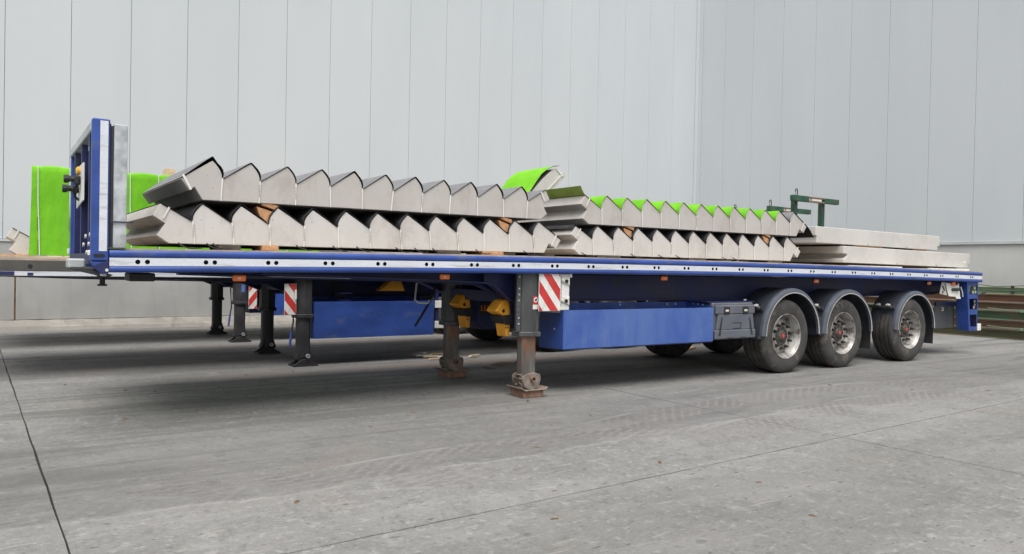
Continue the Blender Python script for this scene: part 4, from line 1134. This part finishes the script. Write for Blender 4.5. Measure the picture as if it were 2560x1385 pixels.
flight(4.795, .25, 1.532, 12, 'lower rear stair flight on the deck beneath the green-felted flight', slope=.0018, seed=4, text_on=(1, 4, 8), felt='feltlow', lead=[(-.05, -.03), (-.02, .012)])
flight(.563 + 10 * PT, .25, 1.902, 11, 'upper front stair flight with grey felt over its steps, highest of the front pair', slope=.0050, mirror=True, tip=.25, conc='precast_b', seed=5, text_on=(9, 8, 4), lift=(.0, .004, .002, .0, .006, .002, .012, .0, .0, .006, .030))
flight(4.921, .25, 1.884, 12, 'upper rear stair flight with bright green felt over its steps', slope=.0026, seed=6, conc='precast_b', felt='green', edge='greenback', felt_to=10, lead=[(-.075, .105), (-.05, .06), (-.02, .018)],
       trail=[(.03, -.02), (.08, -.06), (.13, -.12), (.17, -.15)], text_on=(1, 5, 9))
# grey flight lying on the second trailer, left edge
flight(-.455, 4.35, 1.40, 6, 'grey stair flight end peeping out left of the upright green bundle', seed=9, w=.9)

# inclined flight with green felt rising behind on the second trailer
IN = empty('stair_flight', (5.2, 3.8, 1.36)); tag(IN, 'green-felted stair flight end rising at a slant behind the grey-felted flight', 'stair flight', 'precast concrete stair flights')
def ib(mb, nm, m_, **k): return mb.xf(lambda x, y, z: (x - 5.2, y - 3.8, z - 1.36)).build(nm, m_, IN, **k)
ib(MB().prism([(4.75, 1.37), (5.05, 1.37), (6.60, 2.52), (7.07, 2.93), (7.03, 3.0), (6.96, 2.985), (6.90, 3.055), (6.80, 3.03), (6.62, 2.87), (6.35, 2.60)], 3.8, 4.75), 'concrete_body', 'precast', bevel=.006)
ib(MB().ribbon([(5.6, 1.98), (6.0, 2.33), (6.33, 2.63), (6.44, 2.78), (6.56, 2.93), (6.68, 3.02), (6.80, 3.075), (6.91, 3.095)], 3.775, 4.77, .008, 0, 1), 'felt_cover', ['green', 'feltdark'], smooth=30)
ib(MB().prism([(6.86, 3.04), (6.875, 3.055), (7.02, 2.93), (7.0, 2.92)], 3.788, 3.796), 'strap', 'strap')
ib(MB().prism([(6.43, 2.60), (6.445, 2.625), (6.60, 2.54), (6.585, 2.515)], 3.788, 3.796), 'strap', 'strap')
ib(MB().prism([(6.55, 2.55), (6.57, 2.545), (7.0, 2.95), (6.98, 2.965)], 3.790, 3.797), 'strap', 'strap')

# upright flight wrapped in green felt on the second trailer
UP = empty('stair_flight', (-.6, 3.75, 1.40)); tag(UP, 'bright green felt-wrapped stair flight standing on edge behind the headboard', 'stair flight', 'precast concrete stair flights')
def ub(mb, nm, m_, **k): return mb.xf(lambda x, y, z: (x + .6, y - 3.75, z - 1.40)).build(nm, m_, UP, **k)
sx = [-.535 + PT * k for k in range(11)]
pts = []; N = 110
front = []
rr_ = random.Random(4)
for i in range(N + 1):
    x = -.615 + (2.75 + .615) * i / N
    ph = ((x + .535) / PT) % 1.0
    bul = .012 * math.sin(math.pi * ph) if x > -.535 else .008 * math.sin(math.pi * (x + .615) / .16)
    front.append((x, bul))
rows = [(1.405, .0, -.022), (1.44, .0, -.012), (1.7, .0, -.004), (2.1, .0, .004), (2.34, .002, .006), (2.395, .006, .006), (2.415, .02, .008), (2.422, .05, .008)]
gm = MB()
for z, dd, lean in rows:
    for x, bul in front:
        xx = x + (lean if x < -.5 else 0)
        crown = .012 * math.sin(math.pi * (((x + .535) / PT) % 1.0)) if z > 2.3 and x > -.5 else 0
        gm.v.append((xx, 3.75 - bul + dd, z + crown))
for r_ in range(len(rows) - 1):
    for i in range(N):
        a = r_ * (N + 1) + i; gm.f.append([a, a + 1, a + N + 2, a + N + 1]); gm.mi.append(0)
# folded-back left end, closed back
o_ = len(gm.v)
for z, dd, lean in rows: gm.v.append((-.60 + lean, 4.02, z))
for r_ in range(len(rows) - 1): gm.f.append([r_ * (N + 1), (r_ + 1) * (N + 1), o_ + r_ + 1, o_ + r_]); gm.mi.append(0)
ub(gm, 'felt_cover', 'green', smooth=50)
ub(MB().box(-.585, 2.7, 3.80, 4.0, 1.41, 2.408), 'concrete_body', 'precast')
for k, x in enumerate(sx):
    s_ = MB().prism([(x + .004, 1.40), (x + .014, 1.40), (x + .006, 1.72), (x - .006, 2.0), (x - .010, 2.424), (x - .018, 2.424), (x - .015, 2.0), (x - .004, 1.72)], 3.738, 3.7415)
    so = ub(s_, 'strap', 'strap')
    if k < 5:
        me = text_mesh('WWW.BETSECO.BE', .018)
        inst('strap_print', me, so, (x + .6 - .005, 3.7375 - 3.75, .10), (R(90), R(-90), 0))
        inst('strap_print', me, so, (x + .6 - .012, 3.7375 - 3.75, .36), (R(90), R(-90), 0))

# landing slabs at the rear of the front trailer
def slab(x0, x1, y0, y1, z0, z1, label, notch, slope):
    S = empty('landing_slab', (x0, y0, z0)); tag(S, label, 'concrete slab', 'precast landing slabs')
    S.rotation_euler = (0, math.atan(slope), 0)
    h = z1 - z0; L = x1 - x0
    end = [(0, 0), (.0, h * .22), (.05, h * .26), (.10, h * .42), (.10, h * .50), (0.0, h * .56), (0, h)] if notch else [(.03, 0), (.03, h * .4), (0, h * .45), (0, h)]
    poly = end + [(L, h), (L, h * .30), (L - .07, h * .26), (L - .07, 0)]
    MB().prism(poly, 0, y1 - y0).build('concrete_body', 'slabconc', S, bevel=.006)
    for xx in (L * .38, L * .7):
        MB().tube([(xx + .02 * math.cos(a), -.004, .012 + .02 * math.sin(a)) for a in [i * math.pi / 6 for i in range(7)]], .004, 6).build('lifting_loop', 'steel', S, smooth=True)
    if notch:
        MB().bbox(L - .21, L - .15, -.004, .004, h * .30, h * .46, .002).build('tag', 'white_part', S)
    return S
slab(9.66, 13.50, .28, 2.25, 1.545, 1.795, 'lower concrete landing slab on the rear end of the front trailer deck', True, .006)
slab(9.03, 12.55, .33, 2.25, 1.825, 2.065, 'upper concrete landing slab stacked on another at the trailer rear', False, .004)

# ------------------------------------------------------------------ timbers
TI = 0
def timber(x0, x1, y0, y1, z0, z1, label, m_='wood', rot=0.0, cat='timber block'):
    o = MB().bbox(-(x1 - x0) / 2, (x1 - x0) / 2, -(y1 - y0) / 2, (y1 - y0) / 2, -(z1 - z0) / 2, (z1 - z0) / 2, .003).build('timber_block', m_)
    o.location = ((x0 + x1) / 2, (y0 + y1) / 2, (z0 + z1) / 2); o.rotation_euler = (0, rot, 0)
    return tag(o, label, cat, 'timber packing pieces')
dz_ = lambda x: 1.463 + camber(x)
def under(x0, x1, m_, label, z1, y0=.24):
    return timber(x0, x1, y0, y0 + .34, dz_((x0 + x1) / 2) + .001, z1, label, m_)
under(.62, .80, 'shaded_wood', 'shaded timber bearer under the lower front stair flight, nearest the headboard', 1.516)
under(.98, 1.12, 'wood', 'orange-brown timber bearer under the lower front stair flight, beside a shaded one', 1.519, .22)
under(2.72, 2.98, 'shaded_wood', 'shaded timber bearer under the middle of the lower front stair flight', 1.530)
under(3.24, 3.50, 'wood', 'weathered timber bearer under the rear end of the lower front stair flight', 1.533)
under(3.92, 4.22, 'shaded_wood', 'shaded timber bearer where the two lower stair flights meet', 1.535, .30)
under(4.80, 5.15, 'shaded_wood', 'shaded timber bearer under the front end of the lower rear stair flight', 1.533)
under(6.30, 6.60, 'shaded_wood', 'shaded timber bearer under the middle of the lower rear stair flight', 1.535)
under(7.85, 8.15, 'shaded_wood', 'shaded timber bearer under the rear end of the lower rear stair flight', 1.538)
timber(9.75, 11.15, .20, .27, 1.485, 1.505, 'long pale batten lying on the deck under the lower landing slab', 'white_part', cat='timber batten')
timber(12.05, 13.33, .20, .27, 1.468, 1.500, 'pale batten at the very rear of the deck under the lower landing slab', 'white_part', cat='timber batten')
timber(10.05, 10.85, .36, .46, 1.8005, 1.822, 'thin orange packing lath between the two landing slabs, front', 'wood', cat='timber batten')
timber(11.75, 12.2, .36, .46, 1.793, 1.814, 'thin orange packing lath between the two landing slabs, rear', 'wood', cat='timber batten')
timber(9.75, 13.2, .36, 1.4, 1.5065, 1.54, 'dark bearer in the shade under the lower landing slab', 'shaded_wood')
# wedges holding the upper flights
def wedge(x, z, s, label):
    W_ = MB().prism([(-.075 * s, .035 * s), (.045 * s, .0), (.045 * s, -.06 * s), (.01 * s, -.085 * s), (-.055 * s, -.03 * s)], 0, .9)
    o = W_.build('timber_block', 'wood', bevel=.003); o.location = (x, .262, z); tag(o, label, 'timber block', 'timber packing pieces')
    W2 = MB().prism([(-.05 * s, .05 * s), (.075 * s, .018 * s), (.07 * s, -.018 * s), (-.045 * s, .018 * s)], 0, .9)
    o2 = W2.build('timber_block', 'wood', bevel=.003); o2.location = (x + .005, .258, z + .028 * s)
    tag(o2, label.replace('lower', 'upper'), 'timber block', 'timber packing pieces')
wedge(1.03, 1.815, 1.25, 'lower of two orange wood wedges propping the grey-felted flight near its front')
wedge(3.525, 1.828, 1.1, 'lower of two brown wood wedges propping the grey-felted flight near its rear')
wedge(5.285, 1.828, 1.05, 'lower of two orange wood wedges propping the green-felted flight near its front')
wedge(7.825, 1.836, 1.0, 'lower of two orange wood wedges propping the green-felted flight near its rear')
# timbers on the second trailer
timber(-.45, -.30, 3.66, 4.1, 1.364, 1.40, 'yellowish pallet block under the upright green flight', 'palewood')
timber(-.28, -.08, 3.68, 4.1, 1.364, 1.40, 'darker pallet block under the upright green flight beside the headboard', 'palewood')
timber(.80, .91, 3.80, 4.0, 2.425, 2.515, 'short upright timber on top of the green flight', 'palewood')
timber(1.85, 2.05, 4.1, 4.2, 2.30, 2.56, 'pale timber end showing behind the second grey-felted step', 'palewood')
timber(2.35, 2.5, 4.1, 4.2, 2.30, 2.535, 'pale timber end showing behind the third grey-felted step', 'palewood')
timber(-1.3, -.6, 4.30, 4.45, 1.372, 1.412, 'reddish plank under the grey stair end at the left edge', 'wood')
timber(-1.3, .4, 3.55, 3.7, 1.3655, 1.395, 'grey plank lying along the edge of the second trailer deck', 'deckwood')
# black rope tails hanging under the lower flights
rp = random.Random(8)
ORD = 'first second third fourth fifth sixth seventh eighth ninth tenth eleventh twelfth thirteenth fourteenth fifteenth sixteenth seventeenth'.split()
for i, x in enumerate((.30, .52, .57, 1.28, 1.62, 1.85, 2.25, 2.45, 2.65, 3.15, 3.75, 4.55, 5.3, 5.75, 6.05, 6.9, 7.1)):
    z = dz_(x) + .006
    o = MB().tube([(0, .0, .048), (.01, -.03, .03), (.05 + .03 * rp.random(), -.05, .008), (.10, -.04, .004), (.13 + .05 * rp.random(), -.02, .010)], .0055, 6).build('rope_tail', 'blackstrap', smooth=True)
    o.location = (x, .235, z)
    tag(o, 'black rope tail under the lower stair flights, %s counted from the headboard' % ORD[i], 'rope', 'black rope tails')

# ------------------------------------------------------------------ green lifting frames behind the trailer
def lframe(x0, x1, y, ztop, posts, label, loops):
    Fm = empty('lifting_frame', ((x0 + x1) / 2, y, 0)); tag(Fm, label, 'steel frame', 'green lifting frames')
    cx = (x0 + x1) / 2
    def b(mb, nm, m_, **k): return mb.xf(lambda x, yy, z: (x - cx, yy - y, z)).build(nm, m_, Fm, **k)
    d = (x1 - x0)
    b(MB().bbox(x0, x0 + d * .33, y, y + .10, ztop - .13, ztop, .006), 'top_beam', 'dkgreen')
    b(MB().bbox(x0 + d * .68, x1, y, y + .10, ztop - .125, ztop - .005, .006), 'top_beam', 'dkgreen')
    t = MB(); t.box(x0 + d * .33, x0 + d * .68, y + .01, y + .09, ztop - .035, ztop - .004); t.box(x0 + d * .33, x0 + d * .68, y + .01, y + .09, ztop - .128, ztop - .09)
    b(t, 'channel_beam', 'rust2')
    b(MB().box(x0 + d * .40, x0 + d * .62, y + .02, y + .06, ztop - .088, ztop - .04), 'label_plate', 'white_part')
    for px_ in posts: b(MB().bbox(px_ - .055, px_ + .055, y + .11, y + .22, 0.02, ztop - .08, .006), 'post', 'dkgreen')
    for px_ in posts: b(MB().box(px_ - .07, px_ + .07, y - .5, y + .7, .0, .05), 'foot_beam', 'dkgreen')
    for lx in loops:
        b(MB().tube([(lx - .035, y + .05, ztop - .02), (lx - .035, y + .05, ztop + .11)] + [(lx - .035 * math.cos(a), y + .05, ztop + .11 + .035 * math.sin(a)) for a in [i * math.pi / 6 for i in range(1, 6)]] + [(lx + .035, y + .05, ztop + .11), (lx + .035, y + .05, ztop - .02)], .011, 8), 'lifting_loop', 'black', smooth=True)
    return Fm
lframe(13.83, 15.55, 4.2, 3.12, (14.08, 15.10), 'nearest and tallest green lifting frame standing behind the landing slabs', (13.99,))
lframe(14.70, 16.35, 5.5, 3.00, (14.95, 15.85), 'middle green lifting frame, partly hidden by the tallest one', (14.78, 15.80))
lframe(15.35, 16.9, 7.15, 3.02, (15.6, 16.6), 'farthest green lifting frame, only its loop showing above the green felt', (15.47,))

# ------------------------------------------------------------------ stacked steel beams along the right wall
def ibeam(x, y0, y1, z0, h, w, m_, label, tw=.0):
    B = empty('steel_beam', (x, (y0 + y1) / 2, z0)); tag(B, label, 'steel beam', 'steel beams stacked by the right wall')
    B.rotation_euler = (0, 0, tw); L = (y1 - y0) / 2
    MB().prism([(-w / 2, 0), (w / 2, 0), (w / 2, .016), (.008, .02), (.008, h - .02), (w / 2, h - .016), (w / 2, h), (-w / 2, h), (-w / 2, h - .016), (-.008, h - .02), (-.008, .02), (-w / 2, .016)], -L, L).xf(lambda a, b_, c: (a, b_, c)).build('beam_profile', m_, B)
    return B
lay = [(0.002, .20, 'olive', 'lowest olive and rust steel beam in the stack by the right wall'), (.225, .18, 'rust2', 'dark brown steel beam second from the bottom of the stack'),
       (.425, .19, 'midgreen', 'weathered green steel beam in the middle of the stack'), (.635, .165, 'rust2', 'brown steel beam just above the weathered green one'),
       (.815, .17, 'rust1', 'rusty red steel beam directly under the pale green one'), (.99, .165, 'ptgreen', 'pale green steel beam on top of the stack')]
for k, (z, h, m_, lb) in enumerate(lay):
    ibeam(17.74 + .02 * (k % 2), -1.5, 5.5, z, h, .22, m_, lb, R(-1.2 + .25 * k))
bt = MB(); bt.box(-.1, .1, -.03, .03, 0, .02)
for k, (z, h, m_, lb) in enumerate(lay[:-1]):
    for yy in (.4, 4.3):
        o = MB().box(-.1, .1, -.03, .03, 0, lay[k + 1][0] - z - h - .001).build('spacer_batten', 'olive', None); o.location = (17.74, yy, z + h + .0005)
        tag(o, 'spacer batten on the %s stacked beam from the ground, %s end' % (ORD[k], 'right' if yy < 2 else 'left'), 'batten', 'spacers between steel beams')
for zz, m_, lb, ym in ((1.16, 'black', 'black cable running along the top of the pale green beam', 2.1), (1.06, 'black', 'thin black cable across the side of the pale green beam', 2.1), (.66, 'greenwire', 'green wire running along the brown beam in the stack', 1.9), (.26, 'greenwire', 'green wire low on the stacked beams', 1.9)):
    pts = [(17.60, ym - 2.9 + .35 * i, zz + .012 * math.sin(i * 1.7) + .03 * abs(math.sin(i * .9)) * (1 if zz > 1.1 else .3)) for i in range(9)]
    o = MB().tube(pts, .008, 6).build('cable', m_, smooth=True); tag(o, lb, 'cable', 'cables along the steel beams')
    for i in (3, 6):
        MB().box(17.585, 17.62, pts[i][1] - .03, pts[i][1] + .03, pts[i][2] - .05, pts[i][2] + .01).build('cable_clip', m_, o)

# ------------------------------------------------------------------ litter on the yard
def blob(r, h, seed, n=9, sq=.5):
    q = random.Random(seed); pl = []
    for k in range(n):
        a = 2 * math.pi * k / n; rr = r * q.uniform(.6, 1.1); pl.append((rr * math.cos(a), rr * math.sin(a) * sq))
    mb = MB(); o_ = 0
    mb.v = [(x, y, 0) for x, y in pl] + [(x * .6, y * .6, h * q.uniform(.7, 1.1)) for x, y in pl] + [(0, 0, h)]
    for k in range(n):
        j = (k + 1) % n; mb.f += [[k, j, n + j, n + k], [n + k, n + j, 2 * n]]; mb.mi += [0, 0]
    return mb
def litter(name, x, y, r, h, m_, label, cat, seed, group=None, sq=.5):
    o = blob(r, h, seed, sq=sq).build(name, m_); o.location = (x, y, .001); o.rotation_euler = (0, 0, random.uniform(0, 3)); return tag(o, label, cat, group)
litter('wood_chip', 3.60, -.12, .035, .02, 'leaf', 'brown wood chip on the ground beside the rusty front foot', 'wood chip', 1)
litter('plastic_scrap', 5.26, 2.55, .045, .03, 'litterblue', 'small blue plastic scrap on the dirt between the trailers', 'litter', 2)
litter('plastic_scrap', 5.33, 2.38, .04, .025, 'litterred', 'small red plastic scrap beside the blue one', 'litter', 3)
litter('dirt_heap', 5.05, 2.55, .38, .018, 'leaf', 'low brown dirt heap behind the front stowage box', 'dirt', 4)
litter('dirt_heap', 4.62, 2.25, .15, .015, 'leaf', 'small dark dirt pile near the front landing leg', 'dirt', 5)
pb = MB().bbox(-.22, .22, -.16, .16, 0, .03, .002).build('plywood_board', 'palewood'); pb.location = (9.13, 2.95, .001); pb.rotation_euler = (0, 0, .5)
tag(pb, 'small plywood board lying between the far wheels', 'board')
ps = random.Random(12)
heap = []
for k in range(10):
    o = MB().prism([(-.12, 0), (.1, .012), (.13, .02), (-.1, .02)], -.025, .025).build('wood_splinter', 'palewood' if k % 3 else 'white_part')
    o.location = (4.75 + ps.uniform(-.45, .4), 3.55 + ps.uniform(-.2, .25), .003 + .004 * k); o.rotation_euler = (0, 0, ps.uniform(-.6, .6))
    tag(o, 'pale wood splinter in the scattered heap beyond the blue boxes', 'wood splinter', 'wood splinters under the second trailer')
lf = random.Random(21)
spots = [(-.3, 3.1), (.2, 2.4), (.45, 2.2), (1.1, 2.2), (1.6, 3.0), (2.2, 3.05), (.6, .9), (1.0, .55), (.9, .3), (1.9, 1.2), (2.3, -.1), (.25, 4.6), (1.4, 5.2), (2.5, -1.8), (.5, -2.2), (3.0, -2.6), (1.6, -3.2), (2.9, -3.9), (6.1, -3.2), (6.5, .0), (8.2, -1.6), (9.0, -2.1), (3.7, -1.0), (15.3, .6), (14.2, .9), (1.7, -.5), (.0, .8), (-.45, 5.9), (.8, 6.5), (3.2, -3.3), (5.2, -1.5), (7.6, -.9)]
lm = [blob(.035, .008, 40 + i, 7, .45).mesh('leaf', 'leaf') for i in range(4)]
for i, (x, y) in enumerate(spots):
    o = bpy.data.objects.new('dead_leaf', lm[i % 4]); COL.objects.link(o); o.location = (x, y, .001); o.rotation_euler = (0, 0, lf.uniform(0, 6)); s_ = lf.uniform(.5, 1.2); o.scale = (s_, s_, s_)
    tag(o, 'tiny dark dead leaf or chip lying on the concrete yard', 'leaf', 'dead leaves on the yard')
